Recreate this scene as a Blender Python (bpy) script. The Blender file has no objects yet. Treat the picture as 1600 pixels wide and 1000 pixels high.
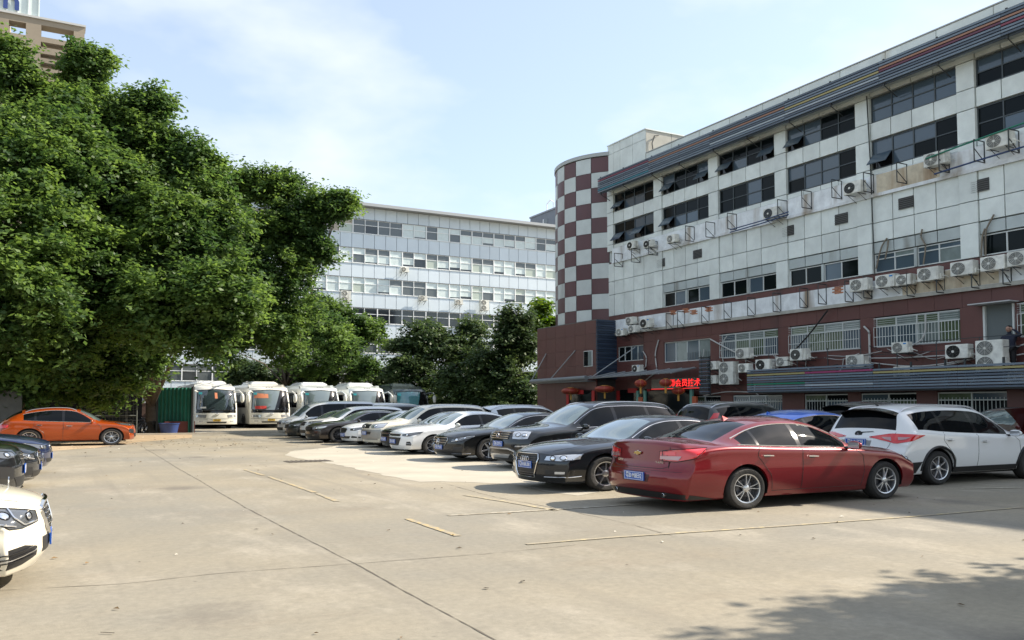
import bpy, bmesh, math, random
import numpy as np
from mathutils import Vector, Matrix, noise
from mathutils.bvhtree import BVHTree

# ---------------------------------------------------------------- camera, light, exposure
SC = bpy.context.scene
ZS = 1/1.2          # the whole place is modelled in metres and then lowered by this factor (root objects only)
CAMH = 1.64
YAW = math.radians(28.25)
PIT = math.atan(0.0536)
cd = bpy.data.cameras.new("camera"); cam = bpy.data.objects.new("camera", cd)
SC.collection.objects.link(cam); SC.camera = cam
cam.location = (0, 0, CAMH*ZS)
cam.rotation_euler = (math.pi/2+PIT, 0, -YAW)
cd.sensor_width = 36; cd.lens = 36*1340/1600; cd.shift_y = 63/1600
cd.clip_start = 0.1; cd.clip_end = 3000

SUN_EL = math.radians(39.5)      # in the lowered place
SUN_DIR = Vector((math.cos(SUN_EL), -0.16, math.sin(SUN_EL))).normalized()
sl = bpy.data.lights.new("sun", 'SUN'); so = bpy.data.objects.new("sun", sl); SC.collection.objects.link(so)
sl.energy = 5.0; sl.angle = math.radians(0.6); sl.color = (1.0, 0.90, 0.76)
so.rotation_euler = SUN_DIR.to_track_quat('Z', 'Y').to_euler(); so.location = (20, 0, 40)

world = bpy.data.worlds.new("World"); SC.world = world; world.use_nodes = True
wn = world.node_tree.nodes; wl = world.node_tree.links
bg = wn['Background']; bg.inputs['Strength'].default_value = 0.125
sky = wn.new('ShaderNodeTexSky'); sky.sky_type = 'NISHITA'; sky.sun_disc = False
sky.sun_elevation = SUN_EL
sky.sun_rotation = math.atan2(SUN_DIR.x, SUN_DIR.y)
sky.air_density = 1.1; sky.dust_density = 1.3; sky.ozone_density = 2.6
tc = wn.new('ShaderNodeTexCoord'); mp = wn.new('ShaderNodeMapping'); mp.inputs['Scale'].default_value = (1.0, 1.0, 2.1)
mp.inputs['Location'].default_value = (1.9, 0.7, 0.35)
nz = wn.new('ShaderNodeTexNoise'); nz.inputs['Scale'].default_value = 3.1; nz.inputs['Detail'].default_value = 5; nz.inputs['Roughness'].default_value = 0.55
rp = wn.new('ShaderNodeValToRGB'); rp.color_ramp.elements[0].position = 0.45; rp.color_ramp.elements[1].position = 0.68
rp.color_ramp.elements[0].color = (0.34, 0.34, 0.34, 1); rp.color_ramp.elements[1].color = (0.80, 0.80, 0.80, 1)
mxs = wn.new('ShaderNodeMixRGB'); mxs.inputs['Color2'].default_value = (4.3, 4.55, 4.7, 1)
wl.new(tc.outputs['Generated'], mp.inputs['Vector']); wl.new(mp.outputs[0], nz.inputs['Vector'])
wl.new(nz.outputs['Fac'], rp.inputs['Fac']); wl.new(rp.outputs['Color'], mxs.inputs['Fac'])
wl.new(sky.outputs[0], mxs.inputs['Color1']); wl.new(mxs.outputs[0], bg.inputs['Color'])

SC.view_settings.view_transform = 'Standard'; SC.view_settings.look = 'None'
SC.view_settings.exposure = 1.0; SC.view_settings.gamma = 1; SC.view_settings.use_curve_mapping = False
SC.cycles.max_bounces = 6; SC.cycles.transparent_max_bounces = 12
SC.cycles.use_denoising = True

# ---------------------------------------------------------------- pixel -> place (1600x1000 photograph)
def ray(u, v):
    a = (u-800)/1340; b = (563-v)/1340
    f = math.cos(PIT)-b*math.sin(PIT); up = math.sin(PIT)+b*math.cos(PIT)
    return Vector((a*math.cos(YAW)+f*math.sin(YAW), -a*math.sin(YAW)+f*math.cos(YAW), up*1.2)), f
O = Vector((0, 0, CAMH))
def G(u, v, z=0.0):
    d, f = ray(u, v); return O+d*((z-CAMH)/d.z)
def PX(u, v, X):
    d, f = ray(u, v); return O+d*(X/d.x)
def PY(u, v, Y):
    d, f = ray(u, v); return O+d*(Y/d.y)
def PD(u, v, z):
    d, f = ray(u, v); return O+d*(z/f)

# ---------------------------------------------------------------- materials
MATS = {}
def nodes(m):
    m.use_nodes = True; return m.node_tree.nodes, m.node_tree.links, m.node_tree.nodes['Principled BSDF']
def mat(name, col, rough=0.6, metal=0.0, coat=0.0, var=0.0, scale=3.0, bump=0.0, bscale=30.0, spec=None, emit=None, trans=0, dirt=None, streak=False, alpha=None):
    if name in MATS: return MATS[name]
    m = bpy.data.materials.new(name); n, l, b = nodes(m)
    b.inputs['Base Color'].default_value = (*col, 1); b.inputs['Roughness'].default_value = rough; b.inputs['Metallic'].default_value = metal
    if coat: b.inputs['Coat Weight'].default_value = coat; b.inputs['Coat Roughness'].default_value = 0.03
    if spec is not None: b.inputs['Specular IOR Level'].default_value = spec
    if emit: b.inputs['Emission Color'].default_value = (*emit[0], 1); b.inputs['Emission Strength'].default_value = emit[1]
    if trans: b.inputs['Transmission Weight'].default_value = trans
    if alpha is not None: b.inputs['Alpha'].default_value = alpha
    if var or dirt or bump:
        t = n.new('ShaderNodeTexCoord'); g = n.new('ShaderNodeNewGeometry')
        mp = n.new('ShaderNodeMapping'); l.new(g.outputs['Position'], mp.inputs['Vector'])
        if streak: mp.inputs['Scale'].default_value = (1, 1, 0.18)
    if var:
        x = n.new('ShaderNodeTexNoise'); x.inputs['Scale'].default_value = scale; x.inputs['Detail'].default_value = 8; x.inputs['Roughness'].default_value = .62
        l.new(mp.outputs[0], x.inputs['Vector'])
        h = n.new('ShaderNodeHueSaturation'); h.inputs['Color'].default_value = (*col, 1)
        r = n.new('ShaderNodeMapRange'); r.inputs[1].default_value = .25; r.inputs[2].default_value = .75
        r.inputs[3].default_value = 1-var; r.inputs[4].default_value = 1+var
        l.new(x.outputs['Fac'], r.inputs[0])
        oi = n.new('ShaderNodeObjectInfo'); r2 = n.new('ShaderNodeMapRange'); r2.inputs[3].default_value = 1-var*.5; r2.inputs[4].default_value = 1+var*.5
        l.new(oi.outputs['Random'], r2.inputs[0]); mu = n.new('ShaderNodeMath'); mu.operation = 'MULTIPLY'
        l.new(r.outputs[0], mu.inputs[0]); l.new(r2.outputs[0], mu.inputs[1]); l.new(mu.outputs[0], h.inputs['Value'])
        out = h.outputs[0]
        if dirt:
            y = n.new('ShaderNodeTexNoise'); y.inputs['Scale'].default_value = dirt[1]; y.inputs['Detail'].default_value = 6
            mp2 = n.new('ShaderNodeMapping'); l.new(g.outputs['Position'], mp2.inputs['Vector']); mp2.inputs['Scale'].default_value = (1, 1, .16); l.new(mp2.outputs[0], y.inputs['Vector'])
            rr = n.new('ShaderNodeValToRGB'); rr.color_ramp.elements[0].position = dirt[2]; rr.color_ramp.elements[1].position = dirt[2]+.16
            mm = n.new('ShaderNodeMixRGB'); mm.inputs['Color2'].default_value = (*dirt[0], 1)
            l.new(y.outputs['Fac'], rr.inputs[0]); l.new(rr.outputs[0], mm.inputs['Fac']); l.new(out, mm.inputs['Color1']); out = mm.outputs[0]
        l.new(out, b.inputs['Base Color'])
    if bump:
        z = n.new('ShaderNodeTexNoise'); z.inputs['Scale'].default_value = bscale; z.inputs['Detail'].default_value = 5; l.new(g.outputs['Position'], z.inputs['Vector'])
        bp = n.new('ShaderNodeBump'); bp.inputs['Strength'].default_value = bump; bp.inputs['Distance'].default_value = .02
        l.new(z.outputs['Fac'], bp.inputs['Height']); l.new(bp.outputs[0], b.inputs['Normal'])
    MATS[name] = m; return m
def paint(name, col, flake=0.3, dust=0.12):
    if name in MATS: return MATS[name]
    m = bpy.data.materials.new(name); n, l, b = nodes(m)
    b.inputs['Metallic'].default_value = flake; b.inputs['Roughness'].default_value = .32; b.inputs['Specular IOR Level'].default_value = .2
    b.inputs['Coat Weight'].default_value = 1; b.inputs['Coat Roughness'].default_value = .04
    g = n.new('ShaderNodeNewGeometry'); t = n.new('ShaderNodeTexCoord')
    # road dust: settles low on the body and in soft blotches
    sp = n.new('ShaderNodeSeparateXYZ'); l.new(t.outputs['Object'], sp.inputs[0])
    r = n.new('ShaderNodeMapRange'); r.inputs[1].default_value = .75; r.inputs[2].default_value = .15; r.inputs[3].default_value = .0; r.inputs[4].default_value = 1
    l.new(sp.outputs[2], r.inputs[0])
    x = n.new('ShaderNodeTexNoise'); x.inputs['Scale'].default_value = 4; x.inputs['Detail'].default_value = 8; l.new(t.outputs['Object'], x.inputs['Vector'])
    mu = n.new('ShaderNodeMath'); mu.operation = 'MULTIPLY_ADD'; l.new(r.outputs[0], mu.inputs[0]); l.new(x.outputs['Fac'], mu.inputs[1]); mu.inputs[2].default_value = .1
    m2 = n.new('ShaderNodeMath'); m2.operation = 'MULTIPLY'; m2.inputs[1].default_value = dust*1.0; m2.use_clamp = True; l.new(mu.outputs[0], m2.inputs[0])
    mm = n.new('ShaderNodeMixRGB'); mm.inputs['Color1'].default_value = (*col, 1); mm.inputs['Color2'].default_value = (.26, .22, .17, 1)
    l.new(m2.outputs[0], mm.inputs['Fac']); l.new(mm.outputs[0], b.inputs['Base Color'])
    m3 = n.new('ShaderNodeMapRange'); m3.inputs[3].default_value = .30; m3.inputs[4].default_value = .75; l.new(m2.outputs[0], m3.inputs[0]); l.new(m3.outputs[0], b.inputs['Roughness'])
    m4 = n.new('ShaderNodeMapRange'); m4.inputs[3].default_value = .04; m4.inputs[4].default_value = .4; l.new(m2.outputs[0], m4.inputs[0]); l.new(m4.outputs[0], b.inputs['Coat Roughness'])
    MATS[name] = m; return m

M_glass = mat('car_glass', (.003, .004, .005), .02, spec=.24)
M_wind = mat('windscreen_glass', (.20, .26, .265), .04, .5, spec=1.0, coat=1.0)  # pale half-metallic base stands in for sky reflected in the windscreens
M_black = mat('black_plastic', (.012, .012, .013), .45)
M_gloss = mat('gloss_black', (.008, .008, .009), .12)
M_rub = mat('tyre_rubber', (.022, .021, .020), .8, var=.2, bump=.3)
M_chr = mat('chrome', (.75, .75, .76), .12, 1)
M_alloy = mat('alloy', (.55, .56, .58), .28, .9)
M_dalloy = mat('dark_alloy', (.12, .12, .13), .3, .8)
M_lamp = mat('headlamp_glass', (.55, .57, .60), .08, .55, coat=1)
M_dlamp = mat('headlamp_dark', (.10, .105, .11), .08, .3, coat=1)
M_proj = mat('projector', (.85, .87, .9), .05, .9)
M_red = mat('tail_lamp', (.58, .015, .02), .06, 0, coat=1)
M_clear = mat('clear_lamp', (.42, .24, .24), .08, .3, coat=1)
M_amber = mat('amber_lamp', (.75, .2, .02), .1, coat=1)
M_plate = mat('plate_blue', (.01, .09, .42), .35)
M_yplate = mat('plate_yellow', (.8, .5, .03), .4)
M_wtext = mat('plate_text_white', (.8, .8, .8), .4)
M_ktext = mat('plate_text_black', (.02, .02, .02), .4)

# ---------------------------------------------------------------- objects
COL = SC.collection
UNIT = {}
def link(o, parent=None):
    COL.objects.link(o)
    if parent is not None: o.parent = parent
    return o
def mesh_obj(name, verts, faces, m, parent=None, smooth=None):
    me = bpy.data.meshes.new(name); me.from_pydata([tuple(v) for v in verts], [], [tuple(f) for f in faces])
    if isinstance(m, (list, tuple)):
        for q in m: me.materials.append(q)
    else: me.materials.append(m)
    if smooth is not None:
        me.shade_smooth(); me.set_sharp_from_angle(angle=math.radians(smooth))
    me.validate(); me.update()
    return link(bpy.data.objects.new(name, me), parent)
def box(name, m, lo, hi, parent=None, bev=False):
    """one box-shaped piece; alike pieces share the unit mesh of their material"""
    k = m.name
    if k not in UNIT:
        me = bpy.data.meshes.new('unit_'+k)
        v = [(x, y, z) for x in (-.5, .5) for y in (-.5, .5) for z in (-.5, .5)]
        me.from_pydata(v, [], [(0, 1, 3, 2), (4, 6, 7, 5), (0, 4, 5, 1), (2, 3, 7, 6), (0, 2, 6, 4), (1, 5, 7, 3)])
        me.materials.append(m); UNIT[k] = me
    o = bpy.data.objects.new(name, UNIT[k]); lo = Vector(lo); hi = Vector(hi)
    o.location = (lo+hi)/2; o.scale = [max(abs(a), 1e-4) for a in (hi-lo)]
    return link(o, parent)
class MB:
    def __init__(s): s.v = []; s.f = []; s.mi = []
    def add(s, v, f, mi=0):
        k = len(s.v); s.v += [Vector(a) for a in v]; s.f += [tuple(i+k for i in q) for q in f]; s.mi += [mi]*len(f); return s
    def box(s, lo, hi, mi=0, M=None):
        v = [Vector((x, y, z)) for x in (lo[0], hi[0]) for y in (lo[1], hi[1]) for z in (lo[2], hi[2])]
        if M is not None: v = [M @ a for a in v]
        return s.add(v, [(0, 1, 3, 2), (4, 6, 7, 5), (0, 4, 5, 1), (2, 3, 7, 6), (0, 2, 6, 4), (1, 5, 7, 3)], mi)
    def tube(s, pts, r, n=6, mi=0, cap=True):
        pts = [Vector(p) for p in pts]; rs = r if isinstance(r, (list, tuple)) else [r]*len(pts)
        v = []; k = len(pts)
        up = Vector((0, 0, 1))
        for i, p in enumerate(pts):
            d = (pts[min(i+1, k-1)]-pts[max(i-1, 0)])
            if d.length < 1e-9: d = Vector((0, 0, 1))
            d.normalize()
            a = d.cross(up)
            if a.length < .05: a = d.cross(Vector((0, 1, 0)))
            a.normalize(); b = d.cross(a)
            for j in range(n):
                t = 2*math.pi*j/n; v.append(p+(a*math.cos(t)+b*math.sin(t))*rs[i])
        f = [(i*n+j, i*n+(j+1) % n, (i+1)*n+(j+1) % n, (i+1)*n+j) for i in range(k-1) for j in range(n)]
        if cap: f += [tuple(range(n))[::-1], tuple((k-1)*n+j for j in range(n))]
        return s.add(v, f, mi)
    def lathe(s, prof, axis='y', c=(0, 0, 0), n=24, mi=0):
        c = Vector(c); v = []; k = len(prof)
        for (a, r) in prof:
            for j in range(n):
                t = 2*math.pi*j/n; x, y = r*math.cos(t), r*math.sin(t)
                v.append(c+(Vector((x, a, y)) if axis == 'y' else Vector((x, y, a)) if axis == 'z' else Vector((a, x, y))))
        f = [(i*n+j, i*n+(j+1) % n, (i+1)*n+(j+1) % n, (i+1)*n+j) for i in range(k-1) for j in range(n)]
        return s.add(v, f, mi)
    def obj(s, name, m, parent=None, smooth=None):
        o = mesh_obj(name, s.v, s.f, m, parent, None)
        if len(set(s.mi)) > 1: o.data.polygons.foreach_set('material_index', s.mi)
        bm = bmesh.new(); bm.from_mesh(o.data); bmesh.ops.recalc_face_normals(bm, faces=bm.faces); bm.to_mesh(o.data); bm.free()
        if smooth is not None: o.data.shade_smooth(); o.data.set_sharp_from_angle(angle=math.radians(smooth))
        return o
def root(name, label, cat, loc=(0, 0, 0), rz=0, group=None):
    o = bpy.data.objects.new(name, None); o.empty_display_size = .1; link(o); o.location = loc; o.rotation_euler = (0, 0, rz)
    return tag(o, label, cat, group)
def tag(o, label=None, cat=None, group=None, kind=None):
    if label: o['label'] = label
    if cat: o['category'] = cat
    if group: o['group'] = group
    if kind: o['kind'] = kind
    return o
def pl(s, parent, child_rot=None):
    pass
def text(name, body, size, m, parent, loc, rot, ext=.002, sx=1.0, align='CENTER'):
    c = bpy.data.curves.new(name, 'FONT'); c.body = body; c.size = size; c.extrude = ext; c.align_x = align; c.align_y = 'CENTER'; c.offset = size*.012
    c.materials.append(m); c.resolution_u = 2
    t = bpy.data.objects.new(name, c); COL.objects.link(t)
    me = bpy.data.meshes.new_from_object(t.evaluated_get(bpy.context.evaluated_depsgraph_get())); bpy.data.objects.remove(t); bpy.data.curves.remove(c)
    o = bpy.data.objects.new(name, me); link(o, parent); o.location = loc; o.rotation_euler = rot; o.scale = (sx, 1, 1)
    return o
def pchip(P):
    xs = np.array([p[0] for p in P], float); ys = np.array([p[1] for p in P], float)
    h = np.diff(xs); d = np.diff(ys)/h; m = np.zeros(len(xs))
    for i in range(1, len(xs)-1):
        if d[i-1]*d[i] > 0:
            w1 = 2*h[i]+h[i-1]; w2 = h[i]+2*h[i-1]; m[i] = (w1+w2)/(w1/d[i-1]+w2/d[i])
    m[0] = d[0]; m[-1] = d[-1]
    def f(x):
        x = min(max(x, xs[0]), xs[-1]); i = int(min(max(np.searchsorted(xs, x)-1, 0), len(h)-1)); t = (x-xs[i])/h[i]
        return float((2*t**3-3*t*t+1)*ys[i]+(t**3-2*t*t+t)*h[i]*m[i]+(-2*t**3+3*t*t)*ys[i+1]+(t**3-t*t)*h[i]*m[i+1])
    return f
# ================================================================ cars
# template values are for x from 0 (nose) to L, z in metres, half widths in metres
TPL = {
 'sedan': dict(L=4.87, H=1.465, W=.925, fw=.98, wb=2.737, R=.335,
   zc=[(0,.745),(.08,.80),(.3,.865),(.7,.93),(1.15,.975),(1.30,.99),(1.36,1.01),(1.75,1.235),(2.10,1.395),(2.3,1.44),(2.7,1.465),(3.05,1.45),(3.35,1.395),(3.8,1.235),(4.12,1.115),(4.22,1.09),(4.5,1.095),(4.80,1.10),(4.845,1.085),(4.87,1.05)],
   ze=[(0,.70),(.08,.75),(.3,.82),(.7,.885),(1.15,.935),(1.36,.965),(1.50,1.01),(1.85,1.21),(2.2,1.345),(2.45,1.385),(2.8,1.395),(3.1,1.375),(3.4,1.315),(3.8,1.17),(4.12,1.065),(4.25,1.045),(4.5,1.05),(4.80,1.055),(4.845,1.035),(4.87,1.0)],
   zb=[(0,.64),(.1,.70),(.3,.78),(.7,.845),(1.2,.895),(1.6,.925),(2.4,.955),(3.2,.985),(3.7,1.01),(4.1,1.02),(4.5,1.0),(4.87,.955)],
   we=[(0,.62),(.5,.72),(1.2,.76),(1.5,.745),(2.1,.60),(2.4,.575),(3.0,.575),(3.4,.59),(4.0,.66),(4.25,.72),(4.87,.72)],
   wb_=[(0,.80),(.4,.84),(1.0,.865),(1.6,.87),(3.4,.87),(4.1,.86),(4.87,.80)],
   glass=(1.36,2.10,3.35,4.12), side=[(1.62,2.60,'f'),(2.68,3.42,'r'),(3.47,3.78,'q')], bp=(2.60,2.68)),
 'suv': dict(L=4.70, H=1.70, W=.93, fw=.90, wb=2.70, R=.355,
   zc=[(0,.84),(.07,.93),(.3,.985),(.7,1.04),(1.05,1.085),(1.16,1.11),(1.22,1.14),(1.6,1.405),(1.92,1.58),(2.2,1.655),(2.7,1.695),(3.3,1.70),(3.9,1.66),(4.22,1.60),(4.30,1.555),(4.45,1.33),(4.56,1.16),(4.61,1.08),(4.66,1.02),(4.70,.96)],
   ze=[(0,.80),(.07,.88),(.3,.94),(.7,.99),(1.05,1.03),(1.25,1.07),(1.40,1.13),(1.75,1.37),(2.05,1.525),(2.4,1.585),(3.0,1.605),(3.6,1.585),(4.1,1.52),(4.28,1.46),(4.45,1.27),(4.56,1.12),(4.62,1.05),(4.70,.92)],
   zb=[(0,.74),(.1,.82),(.3,.89),(.7,.94),(1.2,.985),(1.8,1.01),(2.8,1.05),(3.5,1.09),(4.0,1.13),(4.35,1.12),(4.55,1.05),(4.70,.88)],
   we=[(0,.64),(.5,.74),(1.1,.77),(1.4,.75),(2.0,.635),(2.5,.615),(3.5,.61),(4.2,.61),(4.5,.70),(4.7,.76)],
   wb_=[(0,.82),(.4,.86),(1.0,.875),(1.8,.88),(3.4,.885),(4.2,.87),(4.7,.82)],
   glass=(1.22,1.92,4.30,4.55), side=[(1.48,2.46,'f'),(2.55,3.38,'r'),(3.46,4.12,'q')], bp=(2.46,2.55)),
 'van': dict(L=5.0, H=1.95, W=.86, fw=.80, wb=2.95, R=.34,
   zc=[(0,.78),(.07,.88),(.3,.98),(.55,1.07),(.66,1.14),(1.0,1.44),(1.32,1.70),(1.6,1.83),(2.1,1.92),(3.0,1.95),(4.3,1.94),(4.72,1.90),(4.84,1.82),(4.93,1.35),(4.97,1.15),(5.0,1.0)],
   ze=[(0,.74),(.07,.84),(.3,.93),(.6,1.03),(.85,1.19),(1.1,1.40),(1.42,1.63),(1.8,1.76),(2.4,1.82),(3.2,1.83),(4.3,1.82),(4.72,1.78),(4.84,1.68),(4.93,1.25),(4.97,1.08),(5.0,.94)],
   zb=[(0,.70),(.1,.79),(.3,.88),(.7,.98),(1.2,1.03),(2.0,1.06),(4.5,1.08),(5.0,.90)],
   we=[(0,.66),(.5,.74),(.9,.76),(1.5,.70),(2.2,.68),(4.6,.68),(5.0,.74)],
   wb_=[(0,.78),(.4,.82),(1.0,.835),(4.4,.84),(5.0,.80)],
   glass=(.66,1.32,4.84,4.93), side=[(1.0,1.85,'f'),(1.98,3.05,'r'),(3.15,4.62,'q')], bp=(1.85,1.98)),
}
TPL['hatch'] = dict(TPL['suv'],
   zc=[(0,.84),(.07,.93),(.3,.985),(.7,1.04),(1.05,1.085),(1.16,1.11),(1.22,1.14),(1.6,1.405),(1.92,1.57),(2.2,1.645),(2.6,1.695),(3.1,1.69),(3.55,1.63),(3.85,1.545),(4.15,1.38),(4.42,1.20),(4.55,1.12),(4.61,1.07),(4.66,1.02),(4.70,.96)],
   ze=[(0,.80),(.07,.88),(.3,.94),(.7,.99),(1.05,1.03),(1.25,1.07),(1.40,1.13),(1.75,1.37),(2.05,1.525),(2.4,1.590),(2.8,1.600),(3.3,1.545),(3.7,1.46),(4.0,1.35),(4.3,1.19),(4.5,1.10),(4.62,1.04),(4.70,.92)],
   glass=(1.22,1.92,3.85,4.45), side=[(1.48,2.46,'f'),(2.55,3.38,'r'),(3.45,3.80,'q')])
BODY_CACHE = {}
def scaled(tp, L, H, W, fw=None, wb=None, R=None, zlow=None):
    T = TPL[tp]; sx = L/T['L']; sz = H/T['H']; sw = W/2/T['W']
    D = {k: [(x*sx, y*sz) for x, y in T[k]] for k in ('zc', 'ze', 'zb')}
    D.update({k: [(x*sx, y*sw) for x, y in T[k]] for k in ('we', 'wb_')})
    D['glass'] = [x*sx for x in T['glass']]; D['side'] = [(a*sx, b*sx, c) for a, b, c in T['side']]; D['bp'] = [x*sx for x in T['bp']]
    D.update(L=L, H=H, W=W/2, fw=fw or T['fw']*sx, wb=wb or T['wb']*sx, R=R or T['R'], type=tp, zs=sz)
    return D
def body_mesh(D):
    L, H, W, R = D['L'], D['H'], D['W'], D['R']
    F = {k: pchip(D[k]) for k in ('zc', 'ze', 'zb', 'we', 'wb_')}
    x0, x1, x2, x3 = D['glass']; tall = D['type'] != 'sedan'
    Ra = R+.055; ws = [D['fw'], D['fw']+D['wb']]
    zbot = .19 if not tall else .24
    xs = set(np.round(np.linspace(0, L, 84), 4))
    for w in ws: xs |= set(np.round(np.arange(w-Ra-.06, w+Ra+.06, .03), 4))
    xs |= {.015, .04, L-.015, L-.04}
    keys = [x0, x1, x2, x3] + [q for a, b, c in D['side'] for q in (a, b)]
    xs = sorted(x for x in xs if 0 <= x <= L and all(abs(x-k) > .014 for k in keys)); xs = sorted(xs+[k for k in keys])
    out = [xs[0]]
    for x in xs[1:]:
        if x-out[-1] > .009 or x in keys: out.append(x)
    xs = out
    Bf, Br = .29*W/.925, .20*W/.925
    def warp(x, y, z):
        q = min(abs(y)/W, 1.05)
        bow = Bf*math.exp(-(x/.55)**2)*q**2.3 + .13*math.exp(-((x-x0)/.5)**2)*q*q + .07*math.exp(-((x-x1)/.4)**2)*q*q
        if D['type'] == 'sedan': bow -= .10*math.exp(-((x-x3)/.5)**2)*q*q
        bow -= Br*1.15*math.exp(-((L-x)/.5)**2)*(.40*q*q+.60*q**6)
        zz = z/H
        nf = .16*max(0, (.22-zz)/.12)**1.3*.6 + .07*max(0, (zz-.38)/.2)
        nr = .10*max(0, (.24-zz)/.1)*.8 + (.03*max(0, (zz-.42)/.25) if not tall else .06*max(0, (zz-.40)/.2)) + (.05 if .42 < zz < 2 else 0)*min(1, max(0, (zz-.42)/.03))
        return x+bow+nf*math.exp(-(x/.35)**2)-nr*math.exp(-((L-x)/.30)**2)
    A = [0, .17, .34, .52, .69, .83, .925, .97, 1.0]
    def half(x):
        zc, ze, zb, we, wb = (F[k](x) for k in ('zc', 'ze', 'zb', 'we', 'wb_'))
        ze = min(ze, zc-.012); zb = min(zb, ze-.02)
        P = [(we*a, zc+(ze-zc)*a**2.4) for a in A]
        h = ze-zb; to = min(.052, h*.4); bo = min(.022, h*.2)
        zt, zw = ze-to, zb+bo
        for z in (zt, zt+(zw-zt)*.25, zt+(zw-zt)*.5, zt+(zw-zt)*.75, zw):
            t = (ze-z)/h; P.append((we+(wb-we)*(t+.10*math.sin(math.pi*t)*min(1, h/.2)), z))
        P.append((wb, zb))
        zm = .62*D['zs'] if tall else .60*D['zs']
        endf = min(1, min(x, L-x)/.5)
        side = pchip([(0, wb), (.025, wb+(W-wb)*.55), (.065, wb+(W-wb)*.90), (.20, wb+(W-wb)*.86), (.42, W-.004), (.62, W-.012), (.86, W-.045+.03*0), (1, W-.085)])
        for t in (.018, .045, .09, .16, .24, .32, .41, .50, .59, .68, .77, .85, .92, .965, 1.0):
            z = zb+(zbot-zb)*t; P.append((side(t)-(1-endf)*.03*t, z))
        P.append((W-.14, zbot-.015)); P.append((.58*W/.925, zbot-.015)); P.append((0, zbot-.015))
        return P
    rings = [half(x) for x in xs]; n = len(rings[0]); nA = len(A)
    V = []; Fc = []; kinds = []
    for x, P in zip(xs, rings):
        for (y, z) in P: V.append((warp(x, y, z), y, z))
    def cls(i, j):
        xm = (xs[i]+xs[i+1])/2
        if j < nA-3:
            if x0 < xm < x1: return 1
            if x2 < xm < x3: return 2
        if nA <= j < nA+4:
            zt = (rings[i][nA][1]+rings[i+1][nA][1])/2; zw = (rings[i][nA+4][1]+rings[i+1][nA+4][1])/2
            if zt-zw > .035:
                for k, (a, b, c) in enumerate(D['side']):
                    if a < xm < b: return 3+k
                if D['side'][0][1] < xm < D['side'][-1][0]: return 6
        return 0
    for i in range(len(xs)-1):
        for j in range(n-1):
            a, b = i*n+j, i*n+j+1; c, d = (i+1)*n+j+1, (i+1)*n+j
            xm = (V[a][0]+V[c][0])/2; zm_ = (V[a][2]+V[b][2]+V[c][2]+V[d][2])/4; ym = (V[a][1]+V[b][1])/2
            kill = False
            if ym > .60*W/.925:
                for w in ws:
                    if j >= n-4:
                        if abs(xm-w) < Ra: kill = True
                    elif (xm-w)**2+(zm_-R)**2 < Ra*Ra and j > nA+4: kill = True
            if kill: continue
            Fc.append((a, b, c, d)); kinds.append(cls(i, j))
    # end caps: grid between top strip columns and side rows
    for end in (0, 1):
        P = rings[0] if end == 0 else rings[-1]; base = 0 if end == 0 else (len(xs)-1)*n; x = xs[0] if end == 0 else xs[-1]
        rows = list(range(nA-1, n-2)); idx = {}
        for r, j in enumerate(rows):
            yb, zb_ = P[j]; t = r/(len(rows)-1)
            for a in range(nA):
                if r == 0: idx[(r, a)] = base+a
                elif a == nA-1: idx[(r, a)] = base+j
                else:
                    crown = (P[a][1]-P[nA-1][1])*(1-t)**2
                    V.append((warp(x, yb*A[a], zb_+crown), yb*A[a], zb_+crown)); idx[(r, a)] = len(V)-1
        for r in range(len(rows)-1):
            for a in range(nA-1):
                q = (idx[(r, a)], idx[(r, a+1)], idx[(r+1, a+1)], idx[(r+1, a)])
                Fc.append(q); kinds.append(0)
    # snap wheel arches to circles
    used = {}
    for f in Fc:
        for k in range(4):
            e = tuple(sorted((f[k], f[(k+1) % 4]))); used[e] = used.get(e, 0)+1
    bnd = {v for e, c in used.items() if c == 1 for v in e}
    V = [list(v) for v in V]
    for v in bnd:
        x, y, z = V[v]
        if y < .5*W: continue
        for w in ws:
            dx, dz = x-w, z-R; r = math.hypot(dx, dz)
            if abs(r-Ra) < .055 and r > .01 and z > zbot-.01:
                if z <= zbot+.02: V[v][0] = w+math.copysign(math.sqrt(max(Ra*Ra-(z-R)**2, 0)), dx)
                else: V[v][0] = w+dx/r*Ra; V[v][2] = R+dz/r*Ra
    # mirror and weld
    N = len(V); VV = V+[[x, -y, z] for x, y, z in V]
    FF = [tuple(f) for f in Fc]+[tuple(i+N for i in f)[::-1] for f in Fc]; KK = kinds+kinds; SD = [1]*len(Fc)+[-1]*len(Fc)
    key = {}; rm = []
    for k, (x, y, z) in enumerate(VV):
        kk = (round(x, 4), round(y, 4), round(z, 4)); rm.append(key.setdefault(kk, k))
    groups = {}
    for f, k, s in zip(FF, KK, SD):
        f = tuple(rm[i] for i in f)
        g = []
        for i in f:
            if i not in g: g.append(i)
        if len(g) < 3: continue
        kk = (k, s if k >= 3 else 0)
        groups.setdefault(kk, []).append(tuple(g))
    bm = bmesh.new(); bv = [bm.verts.new((v[0]-L/2, v[1], v[2])) for v in VV]
    lay = bm.faces.layers.int.new('k')
    codes = {kk: i for i, kk in enumerate(sorted(groups))}
    for kk, fs in groups.items():
        for f in fs:
            try: fc = bm.faces.new([bv[i] for i in f]); fc[lay] = codes[kk]; fc.smooth = True
            except ValueError: pass
    bmesh.ops.delete(bm, geom=[v for v in bm.verts if not v.link_faces], context='VERTS')
    bmesh.ops.recalc_face_normals(bm, faces=bm.faces)
    bvh = BVHTree.FromBMesh(bm)
    # arch lip: extrude boundary inwards
    be = [e for e in bm.edges if e.is_boundary and abs(e.verts[0].co.y) > .5*W and abs(e.verts[1].co.y) > .5*W]
    r = bmesh.ops.extrude_edge_only(bm, edges=be)
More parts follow.
